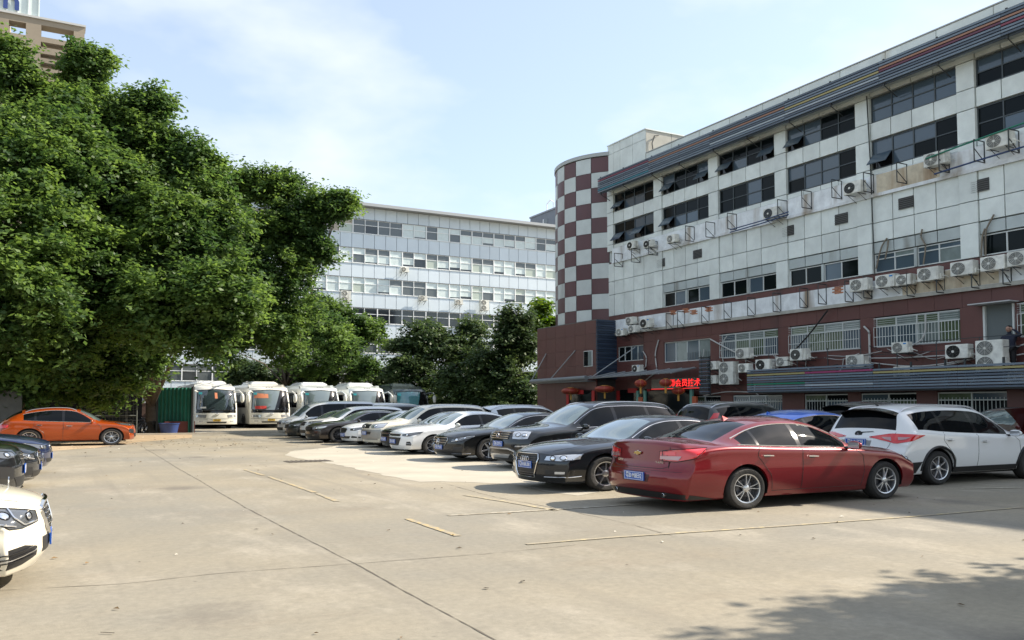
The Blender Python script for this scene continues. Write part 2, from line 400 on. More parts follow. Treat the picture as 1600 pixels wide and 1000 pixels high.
    for g in r['geom']:
        if isinstance(g, bmesh.types.BMVert): g.co.y *= .93
    for g in r['geom']:
        if isinstance(g, bmesh.types.BMFace): g[lay] = codes[(0, 0)]
    parts = {}
    inv = {v: k for k, v in codes.items()}
    for kk, c in codes.items():
        b2 = bm.copy(); l2 = b2.faces.layers.int['k']
        bmesh.ops.delete(b2, geom=[f for f in b2.faces if f[l2] != c], context='FACES')
        me = bpy.data.meshes.new('car_piece')
        # normals computed before the split keep the paint continuous: faces only share the smooth flag
        b2.to_mesh(me); b2.free()
        for p in me.polygons: p.use_smooth = True
        me.set_sharp_from_angle(angle=math.radians(62)); parts[kk] = me
    bm.free()
    return parts, bvh

def resample(P, n):
    P = [Vector(p) for p in P]; d = [0]
    for i in range(1, len(P)): d.append(d[-1]+(P[i]-P[i-1]).length)
    out = []
    for k in range(n):
        s = d[-1]*k/(n-1); i = 1
        while i < len(P)-1 and d[i] < s: i += 1
        t = 0 if d[i] == d[i-1] else (s-d[i-1])/(d[i]-d[i-1]); out.append(P[i-1].lerp(P[i], min(max(t, 0), 1)))
    return out
def shoot(bvh, L, frame, p, s=1):
    a, b = p
    if frame == 'side': o = Vector((a-L/2, s*3, b)); d = Vector((0, -s, 0))
    elif frame == 'front': o = Vector((-L/2-3, a*s, b)); d = Vector((1, 0, 0))
    elif frame == 'rear': o = Vector((L/2+3, a*s, b)); d = Vector((-1, 0, 0))
    elif frame == 'top': o = Vector((a-L/2, b*s, 4)); d = Vector((0, 0, -1))
    elif frame == 'fc': h = Vector((.7071, .7071*s, 0)); d = Vector((.7071, -.7071*s, 0)); o = Vector((-L/2, 0, 0))+h*a-d*4; o.z = b
    elif frame == 'rc': h = Vector((-.7071, .7071*s, 0)); d = Vector((-.7071, -.7071*s, 0)); o = Vector((L/2, 0, 0))+h*a-d*4; o.z = b
    loc, nor, i, dist = bvh.ray_cast(o, d)
    if loc is None: return None
    if nor.dot(d) > 0: nor = -nor
    return loc, nor
def patch(name, m, D, bvh, frame, top, bot, parent, s=1, nu=10, nv=4, off=.006, th=.012, smooth=50, bulge=0):
    T = resample([(a, b, 0) for a, b in top], nu); B = resample([(a, b, 0) for a, b in bot], nu); V = []; last = None
    for j in range(nv):
        for i in range(nu):
            q = T[i].lerp(B[i], j/(nv-1)); h = shoot(bvh, D['L'], frame, (q.x, q.y), s)
            if h is None: h = last
            if h is None: h = (Vector((0, 0, 0)), Vector((0, 0, 1)))
            last = h
            bl = bulge*(1-(2*i/(nu-1)-1)**2)*(1-(2*j/(nv-1)-1)**2)
            V.append(h[0]+h[1]*(off+bl))
    nrm = [None]*len(V)
    F = [(j*nu+i, j*nu+i+1, (j+1)*nu+i+1, (j+1)*nu+i) for j in range(nv-1) for i in range(nu-1)]
    ring = [i for i in range(nu)]+[j*nu+nu-1 for j in range(1, nv)]+[(nv-1)*nu+i for i in range(nu-2, -1, -1)]+[j*nu for j in range(nv-2, 0, -1)]
    k = len(V); ctr = sum(V, Vector())/k
    dirs = {'side': Vector((0, -s, 0)), 'front': Vector((1, 0, 0)), 'rear': Vector((-1, 0, 0)), 'top': Vector((0, 0, -1)), 'fc': Vector((.7, -.7*s, 0)), 'rc': Vector((-.7, -.7*s, 0))}[frame]
    for r in ring: V.append(V[r]+dirs*th)
    m_ = len(ring); F += [(ring[i], ring[(i+1) % m_], k+(i+1) % m_, k+i) for i in range(m_)]
    mb = MB(); mb.add(V, F); return mb.obj(name, m, parent, smooth)
def ribbon(name, m, D, bvh, frame, pts, r, parent, s=1, n=24, off=0.0, nn=5, closed=False):
    P = [shoot(bvh, D['L'], frame, (q.x, q.y), s) for q in resample([(a, b, 0) for a, b in pts], n)]
    P = [h[0]+h[1]*off for h in P if h is not None]
    if len(P) < 2: return None
    return MB().tube(P, r, nn).obj(name, m, parent, 60)

WHEELS = {}
def wheel_meshes(R, style):
    if (R, style) in WHEELS: return WHEELS[(R, style)]
    rr = R*.69; w = .11
    t = MB().lathe([(-w+.01, rr-.01), (-w, rr+.01), (-w, R-.035), (-w+.025, R-.008), (-w+.05, R), (w-.05, R), (w-.025, R-.008), (w, R-.035), (w, rr+.01), (w-.01, rr-.01)], n=36)
    ty = t.obj('tyre', M_rub, None, 40)
    b = MB()
    y0 = -w+.012    # outer face at -y
    b.lathe([(y0+.006, rr+.004), (y0-.008, rr), (y0-.004, rr-.016), (y0+.05, rr-.03), (w, rr-.03)], n=36)
    ns, sp, wid, hubr = {'ten': (5, .13, .035, .06), 'five': (5, 0, .085, .06), 'seven': (7, 0, .045, .065), 'multi': (10, 0, .028, .06), 'twist': (5, 0, .075, .055), 'steel': (6, .12, .05, .08)}[style]
    for k in range(ns):
        for q in ((-sp, sp) if sp else (0,)):
            t0 = 2*math.pi*k/ns+math.pi/2; t1 = t0+(q*1.5 if sp else 0)+(.35 if style == 'twist' else 0); t0 += q*.7
            a = Vector((math.cos(t0), 0, math.sin(t0)))*hubr*.5; c = Vector((math.cos(t1), 0, math.sin(t1)))*(rr-.012)
            d = (c-a).normalized(); pr = Vector((-d.z, 0, d.x)); w1 = wid*.62; w2 = wid*.5 if not sp else wid*.55
            if style in('five', 'twist'): w2 = wid*.75
            V = []
            for (p, ww, yy) in ((a, w1, y0+.012), (a.lerp(c, .55), w2*.9, y0+.004), (c, w2, y0+.006)):
                V += [p-pr*ww*.5+Vector((0, yy+.012, 0)), p-pr*ww*.30+Vector((0, yy, 0)), p+pr*ww*.30+Vector((0, yy, 0)), p+pr*ww*.5+Vector((0, yy+.012, 0)), p+Vector((0, yy+.04, 0))]
            F = []
            for i in range(2):
                for j in range(5): F.append((i*5+j, i*5+(j+1) % 5, (i+1)*5+(j+1) % 5, (i+1)*5+j))
            b.add(V, F+[(0, 1, 2, 3, 4), (10, 11, 12, 13, 14)])
    b.lathe([(y0+.03, hubr), (y0+.008, hubr*.95), (y0+.0, hubr*.55), (y0+.002, .0001)], n=20)
    M_r = M_dalloy if style == 'multi' else M_alloy
    for k in range(5):
        t = 2*math.pi*(k+.5)/5; c = (math.cos(t)*hubr*.72, y0+.004, math.sin(t)*hubr*.72); b.lathe([(-.004, .009), (.006, .009)], c=c, n=6, mi=1)
    rim = b.obj('rim', [M_r, M_black], None, 35)
    dk = MB().lathe([(y0+.075, rr-.02), (y0+.08, .001)], n=24); dk.lathe([(y0+.055, rr*.62), (y0+.06, rr*.62), (y0+.06, .02)], n=24, mi=1)
    disc = dk.obj('brake_disc', [M_black, M_dalloy], None, 40)
    res = (ty.data, rim.data, disc.data)
    for o in (ty, rim, disc): bpy.data.objects.remove(o)
    WHEELS[(R, style)] = res; return res

def mirror_unit(D, bvh, par, s, m, x, z):
    h = shoot(bvh, D['L'], 'side', (x, z), s)
    if h is None: return
    p = h[0]
    bm = bmesh.new(); bmesh.ops.create_icosphere(bm, subdivisions=3, radius=1)
    for v in bm.verts:
        c = v.co; c.x = math.copysign(abs(c.x)**.7, c.x); c.z = math.copysign(abs(c.z)**.75, c.z)
        k = 1-.18*(c.y*s)
        v.co = Vector((c.x*.055 if c.x < 0 else c.x*.03, c.y*.115, c.z*.075*k))+p+Vector((-.0, s*.16, .045))
    me = bpy.data.meshes.new('mirror'); bm.to_mesh(me); bm.free(); me.materials.append(m); me.shade_smooth()
    o = link(bpy.data.objects.new('door_mirror', me), par)
    MB().tube([p+Vector((.01, -s*.03, -.01)), p+Vector((0, s*.06, .0)), p+Vector((0, s*.10, .02))], [.028, .022, .02], 8).obj('mirror_arm', M_black, o, 50)
    mb = MB(); q = p+Vector((.031, s*.16, .045)); mb.box(q+Vector((-.002, -.09, -.05)), q+Vector((.004, .09, .05))); mb.obj('mirror_glass', M_lamp, o)

def plate(D, bvh, par, end, y, z, txt, m=None, tm=None, size=1.0, tilt=0):
    h = shoot(bvh, D['L'], end, (y, z), 1)
    if h is None: return
    p = h[0]; sx = -1 if end == 'front' else 1
    m = m or M_plate; tm = tm or M_wtext
    mb = MB(); mb.box((p.x+sx*.0, p.y-.22*size, z-.07*size), (p.x+sx*.014, p.y+.22*size, z+.07*size)); o = mb.obj('licence_plate', m, par)
    b2 = MB()
    X = p.x+sx*.016
    for (a, b, c, d) in ((-.212, -.206, -.062, .062), (.206, .212, -.062, .062), (-.206, .206, .056, .062), (-.206, .206, -.062, -.056)):
        b2.box((X-.001, p.y+a*size, z+c*size), (X+.001, p.y+b*size, z+d*size))
    b2.obj('plate_border', tm, o)
    if txt: text('plate_text', txt, .105*size, tm, o, (X, p.y, z-.002), (math.pi/2, 0, -math.pi/2 if sx < 0 else math.pi/2), .0012, .74)

def make_car(name, label, tp, L, H, W, mp, x, y, facing, wheels='ten', R=None, rails=None, detail=2, front='generic', rear='generic', trim=None, dark_roof=False,
             ptxt=None, glassm=None, lower=None, group=None, fin=False, cat='car', pcol=None, roof=None, wind=None, spoiler=False, mirrorm=None, fw=None, wb=None):
    D = scaled(tp, L, H, W, R=R, fw=fw, wb=wb); kk = (tp, L, H, W, R, fw, wb)
    if kk not in BODY_CACHE: BODY_CACHE[kk] = body_mesh(D)
    parts, bvh = BODY_CACHE[kk]
    R = D['R']; Wd = D['W']; tall = tp != 'sedan'; zs = D['zs']
    r = root(name, label, cat, (x, y, 0), 0 if facing < 0 else math.pi, group)
    G_ = glassm or M_glass
    for (k, s), me in parts.items():
        me = me.copy(); me.materials.clear()
        nm, mm = {0: ('body', mp), 1: ('windscreen', wind or M_wind), 2: ('rear_window', G_), 3: ('side_window', G_), 4: ('side_window', G_), 5: ('quarter_window', G_), 6: ('window_pillar', M_gloss)}[k]
        me.materials.append(mm); link(bpy.data.objects.new(nm, me), r)
    # wheels and arch liners
    ty, rim, dk = wheel_meshes(R, wheels)
    for xw in (D['fw'], D['fw']+D['wb']):
        for s in (-1, 1):
            e = bpy.data.objects.new('wheel', None); link(e, r); e.location = (xw-L/2, s*(Wd-.125), R); e.rotation_euler = (0, random.uniform(0, 1.2), 0 if s < 0 else math.pi); e.empty_display_size = .1
            for nm, me in (('tyre', ty), ('rim', rim), ('brake_disc', dk)): link(bpy.data.objects.new(nm, me), e)
        n = 18; Ra = R+.052
        for s in (-1, 1):
            mb = MB(); V = []; y0, y1 = s*(Wd-.03), s*(Wd-.34)
            for i in range(n+1):
                t = math.pi*(i/n)*1.16-.08*math.pi; cx, cz = xw-L/2+math.cos(t)*Ra, R+math.sin(t)*Ra; V += [(cx, y0*.985, cz), (cx, y1, cz)]
            F = [(2*i, 2*i+1, 2*i+3, 2*i+2) for i in range(n)]; F.append(tuple(2*i+1 for i in range(n+1))); mb.add(V, F)
            mb.obj('wheel_arch_liner', M_black, r)
    mb = MB(); mb.box((-L/2+.35, -Wd+.30, .17), (L/2-.4, Wd-.30, .20)); mb.obj('underbody', M_black, r)
    zb = pchip(D['zb']); ze = pchip(D['ze']); zc = pchip(D['zc']); sd = D['side']
    if lower:   # dark lower cladding
        for s in (-1, 1):
            patch('sill_cladding', lower, D, bvh, 'side', [(D['fw']+R+.10, .36), (D['fw']+D['wb']-R-.10, .36)], [(D['fw']+R+.06, .245), (D['fw']+D['wb']-R-.06, .245)], r, s, 16, 3, .008)
            for xw in (D['fw'], D['fw']+D['wb']):
                P = [(xw+math.cos(t)*(R+.085), R+math.sin(t)*(R+.085)) for t in np.linspace(-.1, math.pi+.1, 18)]
                ribbon('arch_cladding', lower, D, bvh, 'side', P, .03, r, s, 26, -.008)
    if detail >= 1:
        for s in (-1, 1):
            mirror_unit(D, bvh, r, s, mirrorm or mp, sd[0][0]+.10, zb(sd[0][0]+.1)-.0)
    if detail >= 2:
        mg = M_black
        for s in (-1, 1):
            xf, xb, xr = sd[0][0]-.20*1, (D['bp'][0]+D['bp'][1])/2, D['fw']+D['wb']
            wt = lambda q: zb(q)+.004
            ribbon('door_gap', mg, D, bvh, 'side', [(sd[0][0]-.02, wt(sd[0][0])), (xf, zb(xf)-.12), (xf-.02, .55), (xf+.02, .27)], .0045, r, s, 24, .0)
            ribbon('door_gap', mg, D, bvh, 'side', [(xb, wt(xb)), (xb+.01, .6), (xb+.02, .27)], .0045, r, s, 20, .0)
            if tp != 'van': ribbon('door_gap', mg, D, bvh, 'side', [(sd[2][0]-.02, wt(sd[2][0])), (sd[2][0]+.02, zb(sd[2][0])-.15), (xr-R-.09, R+.20), (xr-R-.13, .30)], .0045, r, s, 20, .0)
            ribbon('door_gap', mg, D, bvh, 'side', [(xf+.02, .275), (xr-R-.12, .275)], .004, r, s, 12, .0)
            for xh in (xb-.17, sd[2][0]-.14 if tp != 'van' else xb+.3):
                zh = zb(xh)-.145
                o = ribbon('door_handle', trim if trim else mp, D, bvh, 'side', [(xh-.10, zh-.004), (xh+.09, zh+.004)], .013, r, s, 8, .022)
                patch('handle_recess', M_black, D, bvh, 'side', [(xh-.07, zh+.018), (xh+.05, zh+.018)], [(xh-.06, zh-.028), (xh+.04, zh-.028)], r, s, 4, 3, .002, .004)
            if trim:
                lo = [(q, zb(q)+.014) for q in np.linspace(sd[0][0]-.03, sd[-1][1]+.02, 24)]
                ribbon('window_trim', trim, D, bvh, 'side', lo, .009, r, s, 40, .002)
                up = [(q, max(ze(q)-.05, zb(q)+.014)) for q in np.linspace(sd[0][0]-.03, sd[-1][1]+.02, 40)]
                ribbon('window_trim', trim, D, bvh, 'side', up, .008, r, s, 60, .003)
        hx0 = D['glass'][0]
        # bonnet shut lines
        for s in (-1, 1):
            ribbon('bonnet_gap', mg, D, bvh, 'top', [(.22, .52*Wd/.925), (.5, .68*Wd/.925), (hx0-.05, .74*Wd/.925)], .004, r, s, 24, .0)
        if tp == 'sedan':
            xd = D['glass'][3]
            ribbon('boot_gap', mg, D, bvh, 'top', [(xd+.09, -.62), (xd+.05, 0), (xd+.09, .62)], .004, r, 1, 20, .0)
            for s in (-1, 1): ribbon('boot_gap', mg, D, bvh, 'top', [(xd+.09, .62), (L-.10, .60)], .004, r, s, 16, .0)
    if rails:
        a, b = D['glass'][1]+.15, D['glass'][2]-.1; mb = MB()
        for s in (-1, 1):
            P = []
            for q in np.linspace(a, b, 16):
                h = shoot(bvh, L, 'top', (q, pchip(D['we'])(q)-.045), s); e = min(1, min(q-a, b-q)/.18)
                if h: P.append(h[0]+Vector((0, 0, -.006+.05*e**.6)))
            MB().tube(P, .017, 8).obj('roof_rail', rails, r, 60)
    if roof:
        a, b = D['glass'][1]+.12, D['glass'][2]-.1; wv = pchip(D['we'])((a+b)/2)*.72
        patch('dark_roof', M_gloss, D, bvh, 'top', [(a, -wv), (b if roof == 2 else (a+b)/2, -wv)], [(a, wv), (b if roof == 2 else (a+b)/2, wv)], r, 1, 10, 8, .004)  # glossy dark panel added on top so the roof reads dark
    if fin:
        q = D['glass'][2]-.12; h = shoot(bvh, L, 'top', (q, 0))[0]
        mb = MB(); mb.add([h+Vector((-.11, 0, -.01)), h+Vector((.05, -.03, -.01)), h+Vector((.05, .03, -.01)), h+Vector((.05, 0, .055)), h+Vector((.0, 0, .045))], [(0, 1, 3, 4), (0, 4, 3, 2), (1, 2, 3), (0, 2, 1)])
        mb.obj('roof_antenna', mp, r, 30)
    if spoiler:
        q = D['glass'][2]; wv = pchip(D['we'])(q)*.93; z0 = zc(q); V = []
        for k in range(13):
            yy = wv*(k/6-1); h = shoot(bvh, L, 'top', (q-.10, abs(yy)), 1 if yy > 0 else -1)[0]; e = (1-(abs(yy)/wv)**3)
            V += [(h.x, yy, h.z+.006), (h.x+.14+.10*e, yy, h.z-.012), (h.x+.14+.10*e, yy, h.z-.032), (h.x+.06, yy, h.z-.05)]
        F = [(4*i+j, 4*i+(j+1) % 4, 4*i+4+(j+1) % 4, 4*i+4+j) for i in range(12) for j in range(4)]
        mb = MB(); mb.add(V, F+[(0, 1, 2, 3), (48, 49, 50, 51)]); mb.obj('roof_spoiler', mp if spoiler == 1 else M_gloss, r, 35)
    FRONTS[front](D, bvh, r, mp); REARS[rear](D, bvh, r, mp)
    if ptxt:
        for end, z in (('front', PZ.get(front, .42)), ('rear', RZ.get(rear, .78 if tall else .52))):
            plate(D, bvh, r, end, 0, z, ptxt, *( (M_yplate, M_ktext) if pcol == 'y' else (None, None)))
    return r
def bars(name, m, D, bvh, par, zs_, hw, rad=.008, off=.012, frame='front', bend=None):
    for z in zs_:
        w = hw(z) if callable(hw) else hw
        ribbon(name, m, D, bvh, frame, [(-w, z), (0, z), (w, z)], rad, par, 1, 14, off)
def outline(name, m, D, bvh, par, P, rad, off=.012, frame='front', s=1, n=60):
    return ribbon(name, m, D, bvh, frame, P+[P[0]], rad, par, s, n, off)
def ring_badge(name, m, D, bvh, par, end, y, z, r, rad=.006, off=.02, L=None):
    h = shoot(bvh, D['L'], end, (y, z))
    if not h: return None
    c = h[0]+Vector((-off if end == 'front' else off, 0, 0))
    return MB().tube([c+Vector((0, math.cos(t)*r, math.sin(t)*r)) for t in np.linspace(0, 2*math.pi, 21)], rad, 5, cap=False).obj(name, m, par, 60), c
def seg(par, name, m, c, pts, rad):
    for a, b in pts: MB().tube([c+Vector((0, *a)), c+Vector((0, *b))], [rad[0], rad[1]], 6).obj(name, m, par, 60)
def lamp(D, bvh, r, top, bot, m=M_dlamp, proj=None, frame='fc', nm='headlight', sides=(-1, 1)):
    for s in sides:
        o = patch(nm, m, D, bvh, frame, top, bot, r, s, 14, 5, .006, .02)
        fr = [*top, *bot[::-1]]
        outline('lamp_rim', M_gloss, D, bvh, o, fr, .004, .006, frame, s, 44)
        for (a, b, rr) in (proj or []):
            h = shoot(bvh, D['L'], frame, (a, b), s)
            if not h: continue
            bm = bmesh.new(); bmesh.ops.create_uvsphere(bm, u_segments=16, v_segments=10, radius=rr)
            q = Vector((0, 0, 1)).rotation_difference(h[1])
            for v in bm.verts: v.co = q @ Vector((v.co.x, v.co.y, v.co.z*.35)) + h[0]+h[1]*.008
            me = bpy.data.meshes.new('projector'); bm.to_mesh(me); bm.free(); me.shade_smooth(); me.materials.append(M_proj); link(bpy.data.objects.new('projector', me), o)
            ringp = [h[0]+h[1]*.012+q @ Vector((math.cos(t)*rr*1.15, math.sin(t)*rr*1.15, 0)) for t in np.linspace(0, 2*math.pi, 17)]
            MB().tube(ringp, .005, 5).obj('lamp_ring', M_gloss, o, 60)
def f_generic(D, b, r, mp):
    z = D['zs']; t = D['type'] != 'sedan'; h = .06 if t else 0
    patch('grille', M_black, D, b, 'front', [(-.36, .70*z+h), (.36, .70*z+h)], [(-.33, .58*z+h), (.33, .58*z+h)], r, 1, 10, 4)
    bars('grille_bar', M_chr, D, b, r, [.64*z+h], .34)
    patch('lower_grille', M_black, D, b, 'front', [(-.50, .40*z), (.50, .40*z)], [(-.44, .27*z), (.44, .27*z)], r, 1, 10, 4)
    lamp(D, b, r, [(.40, .70*z+h), (.80, .74*z+h), (1.02, .77*z+h)], [(.42, .60*z+h), (.76, .62*z+h), (.98, .70*z+h)], M_lamp, [(.62, .67*z+h, .045)])
    patch('fog_lamp', M_black, D, b, 'fc', [(.55, .40*z), (.80, .40*z)], [(.55, .31*z), (.76, .31*z)], r, 1, 6, 3); patch('fog_lamp', M_black, D, b, 'fc', [(.55, .40*z), (.80, .40*z)], [(.55, .31*z), (.76, .31*z)], r, -1, 6, 3)
def f_trapeze(D, b, r, mp):      # tall single-frame grille with four rings
    P = [(-.33, .715), (.33, .715), (.36, .62), (.27, .27), (-.27, .27), (-.36, .62)]
    patch('grille', M_black, D, b, 'front', [(-.33, .715), (.33, .715)], [(-.27, .27), (.27, .27)], r, 1, 12, 10, .004)
    wv = lambda z: .33-.06*(.715-z)/.44
    bars('grille_bar', M_dalloy, D, b, r, [.68, .635, .59, .545, .35, .31], wv, .008, .010)
    outline('grille_frame', M_chr, D, b, r, P, .011, .012)
    for k in range(4): ring_badge('badge_ring', M_chr, D, b, r, 'front', (k-1.5)*.062, .615, .043, .007, .03)
    lamp(D, b, r, [(.44, .685), (.70, .715), (1.03, .735)], [(.40, .60), (.70, .595), (.99, .635)], M_lamp, [(.56, .645, .043), (.74, .655, .050)])
    for s in (-1, 1):
        patch('side_intake', M_black, D, b, 'fc', [(.42, .42), (.92, .42)], [(.42, .30), (.90, .33)], r, s, 10, 4, .004)
        patch('fog_lamp', M_lamp, D, b, 'fc', [(.60, .395), (.78, .40)], [(.60, .35), (.77, .355)], r, s, 6, 3, .012)
        ribbon('bumper_trim', M_chr, D, b, 'fc', [(.40, .285), (.90, .30), (1.0, .31)], .007, r, s, 12, .006)
def f_star(D, b, r, mp):         # wide grille with three-pointed star
    P = [(-.38, .70), (.38, .70), (.42, .64), (.33, .48), (-.33, .48), (-.42, .64)]
    patch('grille', M_black, D, b, 'front', [(-.38, .70), (.38, .70)], [(-.33, .48), (.33, .48)], r, 1, 12, 6, .004)
    bars('grille_bar', M_chr, D, b, r, [.625, .56], .36, .009, .012)
    outline('grille_frame', M_chr, D, b, r, P, .011, .012)
    o, c = ring_badge('badge_ring', M_chr, D, b, r, 'front', 0, .59, .088, .009, .03)
    seg(r, 'badge_star', M_chr, c, [((0, 0), (.085*math.sin(t), .085*math.cos(t))) for t in (0, 2.094, 4.189)], (.016, .004))
    patch('lower_grille', M_black, D, b, 'front', [(-.62, .36), (.62, .36)], [(-.55, .24), (.55, .24)], r, 1, 12, 4)
    lamp(D, b, r, [(.46, .67), (.75, .735), (1.08, .775)], [(.46, .58), (.70, .60), (1.02, .72)], M_dlamp, [(.62, .65, .045), (.82, .70, .035)])
    for s in (-1, 1):
        ribbon('daytime_strip', M_proj, D, b, 'fc', [(.47, .595), (.66, .63), (.84, .72), (1.04, .755)], .008, r, s, 16, .012)
        patch('side_intake', M_black, D, b, 'fc', [(.52, .44), (.92, .46)], [(.50, .28), (.88, .30)], r, s, 8, 4, .004)
        ribbon('bumper_trim', M_chr, D, b, 'fc', [(.46, .235), (.95, .25)], .008, r, s, 12, .006)
def f_box(D, b, r, mp):          # upright off-roader face
    P = [(-.40, .98), (.40, .98), (.40, .80), (-.40, .80)]
    patch('grille', M_black, D, b, 'front', [(-.42, .985), (.42, .985)], [(-.40, .78), (.40, .78)], r, 1, 12, 6, .004)
    bars('grille_bar', M_chr, D, b, r, [.955, .905, .855, .805], .39, .012, .016)
    ring_badge('badge_ring', M_chr, D, b, r, 'front', 0, .88, .055, .010, .04)
    lamp(D, b, r, [(.42, .985), (.60, 1.0), (.84, .99)], [(.42, .80), (.60, .79), (.80, .80)], M_lamp, [(.56, .90, .055), (.70, .90, .045)])
    patch('lower_grille', M_gloss, D, b, 'front', [(-.50, .52), (.50, .52)], [(-.42, .36), (.42, .36)], r, 1, 12, 4)
    for s in (-1, 1):
        patch('fog_lamp', M_lamp, D, b, 'fc', [(.52, .625), (.80, .64)], [(.48, .59), (.80, .605)], r, s, 6, 3, .012)
    P = [(-.72, .36), (-.55, .50), (-.40, .54), (.40, .54), (.55, .50), (.72, .36)]
    ribbon('skid_plate_rim', M_alloy, D, b, 'front', P, .024, r, 1, 30, .012)
    patch('skid_plate', M_alloy, D, b, 'front', [(-.46, .40), (.46, .40)], [(-.36, .30), (.36, .30)], r, 1, 10, 4, .012)
def f_cross(D, b, r, mp):        # compact sedan: narrow upper grille, framed lower intake
    patch('grille', M_black, D, b, 'front', [(-.44, .69), (.44, .69)], [(-.42, .63), (.42, .63)], r, 1, 12, 3, .004)
    outline('grille_frame', M_chr, D, b, r, [(-.45, .695), (.45, .695), (.43, .625), (-.43, .625)], .006, .008)
    patch('lower_grille', M_black, D, b, 'front', [(-.46, .565), (.46, .565)], [(-.36, .33), (.36, .33)], r, 1, 12, 6, .004)
    outline('grille_frame', M_gloss, D, b, r, [(-.47, .57), (.47, .57), (.36, .32), (-.36, .32)], .009, .010)
    lamp(D, b, r, [(.44, .69), (.72, .735), (1.05, .785)], [(.44, .63), (.70, .625), (.98, .72)], M_dlamp, [(.61, .672, .04)])
    for s in (-1, 1):
        patch('fog_lamp', M_black, D, b, 'fc', [(.60, .44), (.72, .45)], [(.58, .32), (.80, .32)], r, s, 6, 4, .008)
        ribbon('fog_trim', M_alloy, D, b, 'fc', [(.62, .38), (.76, .375)], .008, r, s, 6, .018)
def f_utility(D, b, r, mp):      # silver bumper on a white body
    lo = mat('bumper_grey', (.30, .29, .27), .4, .5)
    patch('bumper', lo, D, b, 'front', [(-.80, .72), (.80, .72)], [(-.76, .32), (.76, .32)], r, 1, 20, 8, .006)
    for s in (-1, 1): patch('bumper', lo, D, b, 'fc', [(.50, .72), (1.05, .74)], [(.50, .34), (1.0, .42)], r, s, 10, 8, .004)
    patch('grille', M_black, D, b, 'front', [(-.36, .93), (.36, .93)], [(-.34, .77), (.34, .77)], r, 1, 12, 6, .010)
    ring_badge('badge_ring', M_chr, D, b, r, 'front', 0, .85, .055, .008, .03)
    lamp(D, b, r, [(.40, .93), (.64, .96), (.95, .98)], [(.40, .78), (.62, .78), (.88, .82)], M_lamp, [(.55, .86, .055)])
    patch('lower_grille', M_black, D, b, 'front', [(-.48, .64), (.48, .64)], [(-.44, .54), (.44, .54)], r, 1, 12, 4, .014)
def f_oval(D, b, r, mp):         # wide oval grille with thin bright rim, slim lamps
    patch('grille', M_black, D, b, 'front', [(-.36, .695), (0, .71), (.36, .695)], [(-.26, .52), (0, .50), (.26, .52)], r, 1, 12, 6, .004)
    outline('grille_frame', M_chr, D, b, r, [(-.36, .70), (0, .715), (.36, .70), (.38, .64), (.27, .52), (0, .50), (-.27, .52), (-.38, .64)], .008, .010)
    lamp(D, b, r, [(.48, .69), (.75, .735), (1.02, .77)], [(.47, .62), (.72, .62), (.96, .69)], M_dlamp, [(.64, .665, .04)])
    patch('lower_grille', M_black, D, b, 'front', [(-.60, .38), (.60, .38)], [(-.50, .28), (.50, .28)], r, 1, 12, 3)
    for s in (-1, 1): patch('side_intake', M_black, D, b, 'fc', [(.55, .40), (.88, .36)], [(.52, .31), (.90, .31)], r, s, 8, 3, .004)
def f_estar(D, b, r, mp):        # upright chrome radiator with five bars, twin lamps
    P = [(-.24, .745), (.24, .745), (.40, .70), (.34, .53), (.22, .44), (-.22, .44), (-.34, .53), (-.40, .70)]
    patch('grille', M_black, D, b, 'front', [(-.28, .735), (.28, .735)], [(-.24, .45), (.24, .45)], r, 1, 12, 8, .004)
    patch('grille', M_black, D, b, 'front', [(-.38, .69), (.38, .69)], [(-.33, .53), (.33, .53)], r, 1, 12, 8, .003)
    bars('grille_bar', M_chr, D, b, r, [.69, .64, .59, .54, .49], lambda z: .29 if z < .7 else .33, .008, .006)
    ribbon('grille_bar', M_chr, D, b, 'front', [(0, .735), (0, .45)], .006, r, 1, 10, .012)
    outline('grille_frame', M_chr, D, b, r, P, .020, .004, n=80)
    lamp(D, b, r, [(.44, .695), (.70, .745), (1.12, .82)], [(.42, .60), (.66, .575), (.80, .585), (1.06, .74)], M_dlamp, [(.56, .665, .032), (.78, .69, .040)])
    for s in (-1, 1): ribbon('daytime_strip', M_proj, D, b, 'fc', [(.46, .61), (.64, .60), (.72, .66), (.70, .74)], .008, r, s, 20, .012); ribbon('daytime_strip', M_proj, D, b, 'fc', [(.74, .60), (.92, .64), (1.06, .75)], .008, r, s, 20, .012)
    for s in (-1, 1):
        patch('side_intake', M_black, D, b, 'fc', [(.44, .38), (.62, .42), (.80, .41), (.98, .36)], [(.44, .30), (.62, .25), (.80, .235), (.96, .25)], r, s, 10, 5, .005)
        ribbon('bumper_trim', M_chr, D, b, 'fc', [(.46, .355), (.97, .30)], .006, r, s, 12, .012)
        for k in range(3): ribbon('intake_fin', M_gloss, D, b, 'fc', [(.50, .39-.035*k), (.94, .36-.035*k)], .006, r, s, 12, .012)
    patch('lower_grille', M_black, D, b, 'front', [(-.42, .44), (.42, .44)], [(-.40, .30), (.40, .30)], r, 1, 12, 4, .004)
    h = shoot(b, D['L'], 'top', (.30, 0))[0]
    MB().tube([h, h+Vector((0, 0, .05))], .005, 6).tube([h+Vector((0, math.cos(t)*.028, .075+math.sin(t)*.028)) for t in np.linspace(0, 6.283, 17)], .004, 5).obj('bonnet_star', M_chr, r, 60)
def f_van(D, b, r, mp):
    patch('grille', M_black, D, b, 'front', [(-.40, .80), (.40, .80)], [(-.38, .66), (.38, .66)], r, 1, 12, 4)
    bars('grille_bar', M_chr, D, b, r, [.76, .70], .38)
    lamp(D, b, r, [(.44, .82), (.64, .88), (.86, .92)], [(.44, .66), (.62, .65), (.80, .70)], M_lamp, [(.60, .77, .05)])
    patch('lower_grille', M_black, D, b, 'front', [(-.55, .50), (.55, .50)], [(-.50, .34), (.50, .34)], r, 1, 12, 4)
